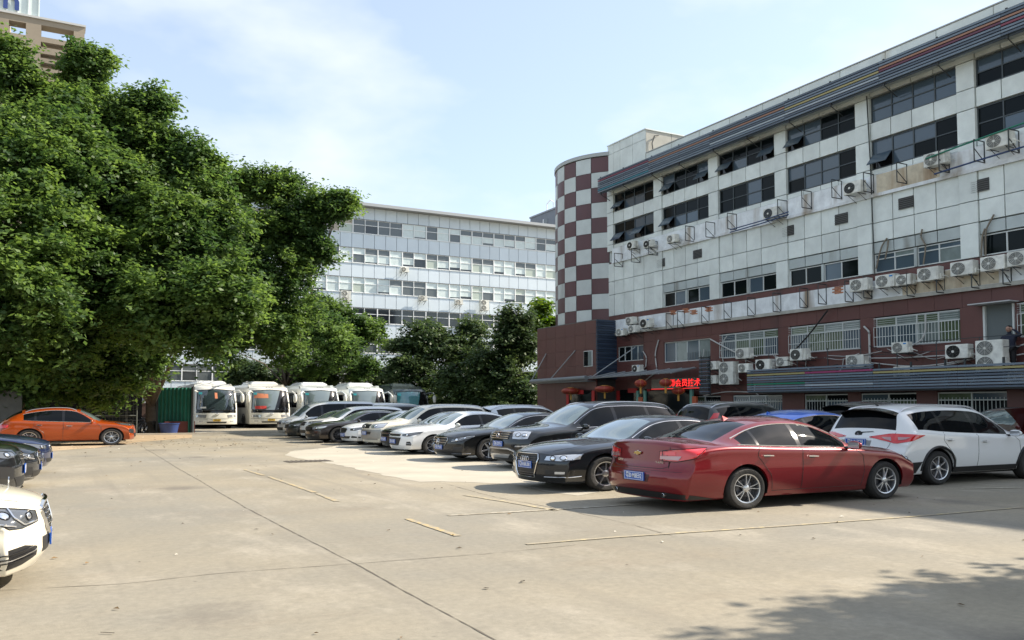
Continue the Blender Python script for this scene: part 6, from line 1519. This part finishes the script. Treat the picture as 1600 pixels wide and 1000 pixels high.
make_car('car', 'deep red saloon with gold badge and blue rear plate parked tail to the lane', 'sedan', 4.79, 1.465, 1.855, P_red, 9.38, 9.50, 1, wheels='ten', R=.335, fw=.91, wb=2.71, trim=M_chr, front='generic', rear='split', ptxt='粤B·M8E32', fin=True)
make_car('car', 'white car with roof rails and winged red tail lights ahead of the red saloon', 'suv', 4.70, 1.70, 1.86, P_white, 14.9, 10.60, 1, wheels='seven', R=.355, rails=M_alloy, rear='wing', front='generic', ptxt='粤B·06T70', lower=M_black, spoiler=2)
make_car('car', 'bright blue hatchback showing only its roof behind the red saloon', 'hatch', 4.3, 1.56, 1.80, P_blue, 14.6, 13.4, 1, fin=True, trim=M_chr, wheels='seven')
make_car('car', 'dark grey people carrier with roof rails and tall red tail lights', 'suv', 4.8, 1.80, 1.85, P_dgreen, 17.2, 18.0, 1, rails=M_alloy, rear='tall', wheels='five')
rowcar(6.92, 12.42, 4.92, 'blue black saloon with four ringed trapeze grille beside the red saloon', 'sedan', 1.46, 1.855, P_navy, wheels='seven', R=.34, trim=M_chr, front='trapeze', ptxt='粤B·80U00')
rowcar(8.7, 16.85, 4.80, 'black off roader with barred chrome grille and silver skid plate', 'suv', 1.80, 1.93, P_blk, wheels='five', R=.37, trim=M_chr, front='box', ptxt='粤B·52F7A', rails=M_alloy, group=ROW)
rowcar(8.65, 20.0, 4.92, 'black saloon with three pointed star grille and twin spoke wheels', 'sedan', 1.47, 1.85, P_blk, wheels='twist', R=.35, trim=M_chr, front='star', ptxt='粤B·7V42A', group=ROW)
rowcar(8.7, 23.45, 4.54, 'white compact saloon with wide black lower grille', 'sedan', 1.48, 1.78, P_white, wheels='seven', R=.32, front='cross', ptxt='粤B·1K58D', group=ROW, mirrorm=M_acw)
rowcar(9.2, 25.6, 4.50, 'black hatchback squeezed between two white cars', 'sedan', 1.45, 1.76, P_blk, wheels='five', R=.32, front='generic', ptxt='粤B·Q619H', group=ROW)
rowcar(9.2, 27.5, 4.65, 'white sport utility with grey bumper and roof rails', 'suv', 1.74, 1.84, P_cream, wheels='five', R=.36, front='utility', ptxt='粤B·H3N06', rails=M_alloy, group=ROW, wind=M_wind)
rowcar(9.2, 29.9, 4.70, 'white saloon with oval grille beside the grey bumpered utility', 'sedan', 1.47, 1.82, P_white, wheels='ten', R=.33, front='oval', ptxt='粤B·9L27C', group=ROW)
rowcar(8.55, 32.3, 4.85, 'brown grey saloon with thin multi spoke wheels', 'sedan', 1.47, 1.86, P_grey, wheels='multi', R=.35, front='generic', trim=M_chr, ptxt=None, group=ROW)
rowcar(9.0, 34.85, 4.60, 'white crossover with slim dark lamps behind the brown grey saloon', 'suv', 1.66, 1.82, P_white, wheels='five', R=.35, front='suvw', group=ROW)
rowcar(8.9, 37.0, 4.65, 'grey green saloon tucked beside the silver van', 'sedan', 1.46, 1.80, P_dgreen, wheels='five', R=.32, front='oval', group=ROW)
rowcar(9.2, 39.8, 4.75, 'silver minivan with raised white roof at the far end of the row', 'van', 1.95, 1.72, P_silver, wheels='steel', R=.32, front='van', group=ROW)
# second line nearer the offices, mostly hidden
BK = 'cars of the second line nearer the offices'
make_car('car', 'white estate car with roof rails glimpsed above the black saloon', 'suv', 4.7, 1.72, 1.84, P_silver, 15.4, 27.2, 1, rails=M_alloy, group=BK, spoiler=1, detail=1)
make_car('car', 'black car roof glimpsed behind the white utility', 'suv', 4.6, 1.74, 1.82, P_blk, 15.0, 37.5, 1, rails=M_alloy, group=BK, detail=1)
make_car('car', 'white people carrier roof showing beyond the white crossover', 'van', 4.9, 1.86, 1.74, P_white, 15.6, 41.3, 1, group=BK, detail=1)
make_car('car', 'white saloon roof between the white utility and the black saloon', 'sedan', 4.6, 1.50, 1.78, P_white, 15.2, 32.0, 1, group=BK, detail=1)
make_car('car', 'dark roofed car with spoiler just behind the white winged light estate', 'suv', 4.6, 1.80, 1.84, P_blk, 20.6, 16.2, 1, group=BK, spoiler=2, detail=1)
make_car('car', 'low black saloon roof seen over the blue hatchback', 'sedan', 4.7, 1.50, 1.82, P_blk, 21.2, 22.5, 1, group=BK, detail=1)
make_car('car', 'dusty brown car parked against the office wall', 'suv', 4.4, 1.62, 1.80, P_brown, 23.6, 14.6, -1, group=BK, detail=1)
make_car('car', 'black saloon with open driver mirror at the picture edge', 'sedan', 4.7, 1.47, 1.82, P_blk, 20.4, 10.4, -1, group=BK)
rc2 = make_car('car', 'maroon car with raised bonnet near the office wall', 'sedan', 4.5, 1.50, 1.78, P_maroon, 22.6, 12.3, -1, group=BK, detail=1)
# raised bonnet
mb = MB(); V = []
for i in range(7):
    for j in range(7):
        a = i/6; t = -1+2*j/6; V.append((-1.05-a*.80, t*(.70-.06*a), .98+a*.62-.04*t*t+.05*math.sin(a*3.14)))
F = [(i*7+j, i*7+j+1, (i+1)*7+j+1, (i+1)*7+j) for i in range(6) for j in range(6)]; mb.add(V, F); mb.obj('raised_bonnet', P_maroon, rc2, 40)
# left side, noses pointing into the lane
LF = 'cars parked nose out along the left side'
def leftcar(tip, yc, L, *a, **k): return make_car('car', a[0], a[1], L, *a[2:], x=tip-L/2, y=yc, facing=1, group=LF, **k)
leftcar(.02, 8.0, 4.88, 'warm white saloon nose with upright chrome grille at the left edge', 'sedan', 1.474, 1.854, P_cream, wheels='ten', R=.335, front='estar', ptxt='粤B·5G83K', fw=.88)
leftcar(-.30, 13.9, 4.80, 'black off roader nose with large fog lamp at the left edge', 'suv', 1.78, 1.92, P_blk, wheels='five', R=.37, front='suvw', ptxt='粤B·3D91T')
leftcar(-.12, 16.9, 4.70, 'black car nose with bright grille bars behind the black off roader', 'sedan', 1.50, 1.82, P_navy, wheels='five', R=.33, front='star', ptxt='粤B·J207E')
leftcar(.05, 20.4, 4.70, 'dark blue saloon nose with clear headlamp, beyond the two black noses', 'sedan', 1.48, 1.82, P_dblue, wheels='five', R=.33, front='oval', ptxt='粤B·6W14P')
leftcar(2.75, 34.1, 4.39, 'orange crossover with roof rails parked under the trees', 'hatch', 1.62, 1.83, P_or, wheels='ten', R=.35, front='suvw', rails=M_alloy, trim=M_chr, roof=2)
# ================================================================ trees
def leaf_mat(name, a, b, tr=.35):
    m = bpy.data.materials.new(name); m.use_nodes = True; n = m.node_tree.nodes; l = m.node_tree.links; n.clear()
    out = n.new('ShaderNodeOutputMaterial'); g = n.new('ShaderNodeNewGeometry'); r = n.new('ShaderNodeValToRGB')
    r.color_ramp.elements[0].color = (*a, 1); r.color_ramp.elements[1].color = (*b, 1); r.color_ramp.elements[0].position = .1; r.color_ramp.elements[1].position = .95
    t_ = n.new('ShaderNodeTexNoise'); t_.inputs['Scale'].default_value = .55; t_.inputs['Detail'].default_value = 3; l.new(g.outputs['Position'], t_.inputs[0])
    k_ = n.new('ShaderNodeMath'); k_.operation = 'MULTIPLY_ADD'; k_.inputs[1].default_value = .45; l.new(g.outputs['Random Per Island'], k_.inputs[0])
    j_ = n.new('ShaderNodeMapRange'); j_.inputs[1].default_value = .38; j_.inputs[2].default_value = .66; j_.inputs[3].default_value = -.05; j_.inputs[4].default_value = .55; l.new(t_.outputs['Fac'], j_.inputs[0]); l.new(j_.outputs[0], k_.inputs[2])
    l.new(k_.outputs[0], r.inputs[0])
    d = n.new('ShaderNodeBsdfPrincipled'); d.inputs['Roughness'].default_value = .5; d.inputs['Specular IOR Level'].default_value = .3; t = n.new('ShaderNodeBsdfTranslucent')
    h = n.new('ShaderNodeHueSaturation'); h.inputs['Hue'].default_value = .485; h.inputs['Saturation'].default_value = 1.1; h.inputs['Value'].default_value = 1.7
    l.new(r.outputs[0], d.inputs['Base Color']); l.new(r.outputs[0], h.inputs['Color']); l.new(h.outputs[0], t.inputs['Color'])
    mx = n.new('ShaderNodeMixShader'); mx.inputs[0].default_value = tr; l.new(d.outputs[0], mx.inputs[1]); l.new(t.outputs[0], mx.inputs[2]); l.new(mx.outputs[0], out.inputs[0]); return m
L_fig = leaf_mat('fig_leaf', (.037, .080, .024), (.140, .222, .055), .48); L_dark = leaf_mat('dark_leafage', (.028, .056, .022), (.095, .14, .045), .35); L_bright = leaf_mat('bright_leafage', (.05, .11, .012), (.13, .20, .03), .45)
M_bark = mat('bark', (.075, .06, .045), .9, var=.3, scale=6, bump=.8, bscale=10)
def tree(name, label, base, lobes, lm, leaf, nspray, per, seed, trunk_r=.35, group=None, droop=.2, cat='tree', sp=.55):
    """lobes: (x, y, z, r) in place coordinates; leaves sit in sprays spread through and over the lobes"""
    rg = np.random.default_rng(seed); base = Vector(base); r = root(name, label, cat, base, 0, group)
    Vs = []
    lobes = [(x, y, z, R*.84) for x, y, z, R in lobes]; big = list(lobes); small = []
    for (x, y, z, R) in big:          # satellite clumps roughen the outline
        for q in range(15):
            dd = rg.normal(size=3); dd /= np.linalg.norm(dd); dd[1] *= .6; rr_ = R*rg.uniform(.16, .55)
            ee = rg.uniform(.6, 1.45); small.append((x+dd[0]*R*ee, y+dd[1]*R*ee, z+dd[2]*R*ee, rr_))
    lobes_all = big+small
    tot = sum(l[3]**2 for l in lobes_all)
    for (x, y, z, R) in lobes_all:
        k = max(8, int(nspray*R*R/tot))
        d = rg.normal(size=(k, 3)); d /= np.linalg.norm(d, axis=1)[:, None]; d[:, 2] = np.where((d[:, 2] < -.3) & (rg.random(k) < .5), -d[:, 2]*.6, d[:, 2])
        rad = R*(rg.uniform(.12, 1, k)**.5)*(1+.24*rg.normal(size=k)); C = np.array([x, y, z])+d*rad[:, None]*np.array([1, 1, .82])
        C[:, 2] -= droop*rg.random(k)*R*.3
        for c, dd in zip(C, d):
            c = np.array([x, y, z])+(c-np.array([x, y, z]))*(.80+1.0*abs(noise.noise(Vector(dd*1.9+seed*3.1+np.array([x, y, z])))))
            if noise.noise(Vector(c*.62+seed)) < (-.20 if seed < 9 else -2): continue
            nt = 3; n = int(per*rg.uniform(.7, 1.3))
            tw = dd*.9+np.array([0, 0, .25])+rg.normal(size=(nt, 3))*.55; tw /= np.linalg.norm(tw, axis=1)[:, None]; tl = sp*rg.uniform(.8, 2.3, nt)
            ti = rg.integers(0, nt, n); t = rg.uniform(0, 1, n)**.8
            P = c+tw[ti]*(t*tl[ti])[:, None]+rg.normal(size=(n, 3))*np.array([.13, .13, .09])*(sp/.5); P[:, 2] -= .22*sp*t*t
            N = tw[ti]*.35+np.array([0, 0, .75])+rg.normal(size=(n, 3))*.50; N /= np.linalg.norm(N, axis=1)[:, None]
            T = tw[ti]*.5+rg.normal(size=(n, 3)); T -= (T*N).sum(1)[:, None]*N; T /= np.linalg.norm(T, axis=1)[:, None]; B = np.cross(N, T)
            L_ = leaf*rg.uniform(.65, 1.35, n)[:, None]; Wd_ = L_*.30
            Vs.append(np.stack([P-T*L_*.5, P+B*Wd_-N*Wd_*.3-T*L_*.08, P+T*L_*.5-N*L_*.12, P-B*Wd_-N*Wd_*.3-T*L_*.08], axis=1))
    V = np.concatenate(Vs).reshape(-1, 3)-np.array(base); n = len(V)//4
    me = bpy.data.meshes.new('crown'); me.vertices.add(n*4); me.vertices.foreach_set('co', V.astype(np.float32).ravel())
    me.loops.add(n*4); me.loops.foreach_set('vertex_index', np.arange(n*4, dtype=np.int32)); me.polygons.add(n)
    me.polygons.foreach_set('loop_start', np.arange(0, n*4, 4, dtype=np.int32)); me.polygons.foreach_set('loop_total', np.full(n, 4, dtype=np.int32)); me.materials.append(lm); me.update(calc_edges=True); me.validate()
    link(bpy.data.objects.new('crown', me), r)
    mb = MB(); rr = random.Random(seed); top = Vector((sum(l[0] for l in lobes)/len(lobes), sum(l[1] for l in lobes)/len(lobes), max(l[2] for l in lobes)*.7))-base
    low = min(l[2]-l[3] for l in lobes); fork = Vector((0, 0, max(.8, min(low*.9, 4))))
    tr = MB(); tr.tube([(0, 0, -.1), (.05, .02, fork.z*.4), (.0, .05, fork.z), fork.lerp(top, .6)], [trunk_r*1.35, trunk_r, trunk_r*.85, trunk_r*.5], 10)
    for k in range(3):
        t = rr.uniform(0, 6.28); tr.tube([(math.cos(t)*trunk_r*1.3, math.sin(t)*trunk_r*1.3, -.1), (math.cos(t)*trunk_r*.8, math.sin(t)*trunk_r*.8, fork.z*.5), (0, 0, fork.z)], [trunk_r*.4, trunk_r*.35, trunk_r*.3], 7)
    tr.obj('trunk', M_bark, r, 60)
    for (x, y, z, R) in lobes:
        e = Vector((x, y, z))-base; m = fork.lerp(e, .5)+Vector((rr.uniform(-.5, .5), rr.uniform(-.5, .5), .3)); 
        b_ = MB(); b_.tube([fork*.9, m, e], [trunk_r*.42, trunk_r*.25, trunk_r*.06], 6)
        for q in range(5):
            t = Vector((rr.uniform(-1, 1), rr.uniform(-1, 1), rr.uniform(-.4, 1))).normalized()*R*.85; b_.tube([m.lerp(e, .6), e+t*.4, e+t], [trunk_r*.14, trunk_r*.08, .012], 4)
        b_.obj('branch', M_bark, r, 60)
    return r
def LB(lst): return [(*PD(u, v, d), rp*d/1340) for (u, v, d, rp) in lst]
# big fig on the left: lobes as (pixel column, pixel row, distance, radius in pixels)
tree('fig_tree', 'huge spreading fig tree with dense crown at the left edge', G(30, 684), LB([
 (8, 100, 36, 26), (28, 130, 36, 24), (138, 96, 38, 20), (128, 128, 38, 24), (100, 158, 37, 28), (60, 150, 37, 22), (40, 195, 36, 46), (95, 195, 36, 40), (150, 175, 38, 26), (10, 225, 34, 60), (115, 222, 35, 50), (60, 290, 32, 80), (165, 290, 36, 60), (10, 380, 30, 85), (110, 390, 33, 75), (30, 480, 30, 80), (120, 490, 34, 70), (-70, 300, 32, 110), (-80, 460, 31, 100), (60, 560, 33, 60), (130, 566, 36, 48), (20, 600, 34, 40), (90, 605, 37, 30)]),
 L_fig, .22, 4600, 60, 1, .4, 'leafy fig trees along the left side')
tree('fig_tree', 'fig tree with twisted multi stemmed trunk behind the bicycles', G(236, 678), LB([
 (222, 160, 38, 26), (190, 175, 38, 26), (195, 215, 38, 44), (240, 215, 38, 26), (262, 250, 38, 26), (225, 300, 37, 60), (300, 262, 38, 40), (265, 360, 36, 70), (180, 420, 35, 70), (240, 480, 34, 75), (320, 340, 37, 50), (150, 520, 36, 60), (290, 526, 35, 44), (205, 566, 37, 42), (330, 470, 34, 62), (160, 598, 38, 34)]),
 L_fig, .22, 3900, 60, 2, .32, 'leafy fig trees along the left side')
tree('fig_tree', 'fig tree reaching over the coaches with its branch tips against the sky', G(445, 662), LB([
 (375, 290, 48, 32), (410, 300, 48, 30), (445, 300, 48, 26), (385, 370, 47, 60), (455, 360, 48, 45), (500, 330, 48, 24), (530, 318, 48, 15), (350, 430, 46, 60), (430, 440, 47, 55), (490, 400, 48, 24), (395, 510, 46, 55), (470, 495, 48, 42), (345, 540, 45, 34), (440, 532, 48, 34), (505, 525, 62, 36), (540, 550, 63, 28)]),
 L_fig, .22, 3700, 56, 3, .2, 'leafy fig trees along the left side')
tree('broadleaf_tree', 'light green broadleaf tree leaning toward the rear block windows', G(520, 654), LB([
 (500, 490, 66, 34), (545, 520, 67, 30), (575, 525, 68, 24), (520, 560, 66, 30), (560, 572, 67, 24), (480, 555, 66, 28)]), L_fig, .26, 700, 44, 4, .3, 'trees in front of the rear block')
tree('broadleaf_tree', 'dark broadleaf tree left of the pair before the rear block', G(690, 655), LB([
 (650, 545, 64, 32), (690, 540, 64, 34), (720, 560, 65, 34), (640, 580, 63, 34), (690, 600, 63, 38), (665, 515, 65, 18), (740, 530, 66, 26)]), L_dark, .26, 1100, 40, 5, .35, 'trees in front of the rear block')
tree('broadleaf_tree', 'dark feathery tree right next to the maroon wing', G(800, 652), LB([
 (800, 510, 60, 26), (785, 540, 60, 30), (815, 550, 60, 26), (765, 575, 60, 34), (805, 595, 59, 34), (760, 615, 59, 30), (725, 610, 60, 30), (820, 625, 58, 22), (780, 640, 58, 24)]), L_dark, .26, 1150, 40, 6, .3, 'trees in front of the rear block')
tree('broadleaf_tree', 'bright green tree peeping over the corner of the maroon wing', PD(860, 660, 70)*1.0 if False else (30.0, 62, 0), LB([
 (852, 488, 69, 18), (842, 505, 69, 14), (862, 505, 69, 15)]), L_bright, .40, 260, 24, 7, .25, 'trees in front of the rear block')
tree('shrub', 'row of leafy shrubs along the brown boundary wall behind the coaches', G(740, 662), LB([
 (700, 640, 61, 16), (740, 645, 60, 16), (790, 650, 59, 14), (820, 655, 58, 14), (600, 588, 68, 18), (560, 586, 68, 18), (520, 588, 68, 17), (480, 586, 68, 18), (440, 584, 68, 18), (400, 586, 68, 18), (365, 582, 68, 18)]), L_dark, .26, 700, 40, 8, .10, cat='shrub')
# roadside tree right of the camera, outside the frame: it casts the shade in the lower right corner
tree('roadside_tree', 'roadside fig tree whose shade falls on the lower right concrete', (13.6, -.2, 0), [
 (10.2, 1.5, 5.6, .8), (10.6, .6, 5.6, 1.2), (11.6, 1.3, 5.8, 1.1), (12.7, 1.3, 6.1, 1.2), (14.0, 1.0, 6.4, 1.3), (13.6, -.6, 6.6, 1.7), (15.4, .5, 6.8, 1.4), (12.0, -.5, 6.2, 1.5), (16.0, -.6, 7.0, 1.7), (11.0, -.9, 5.8, 1.3)], L_fig, .18, 4000, 60, 9, .25, cat='tree')

# ================================================================ lower the whole place to its true height
for o in list(SC.objects):
    if o.parent is None and o.type not in ('CAMERA', 'LIGHT'):
        o.location.z *= ZS; o.scale.z *= ZS
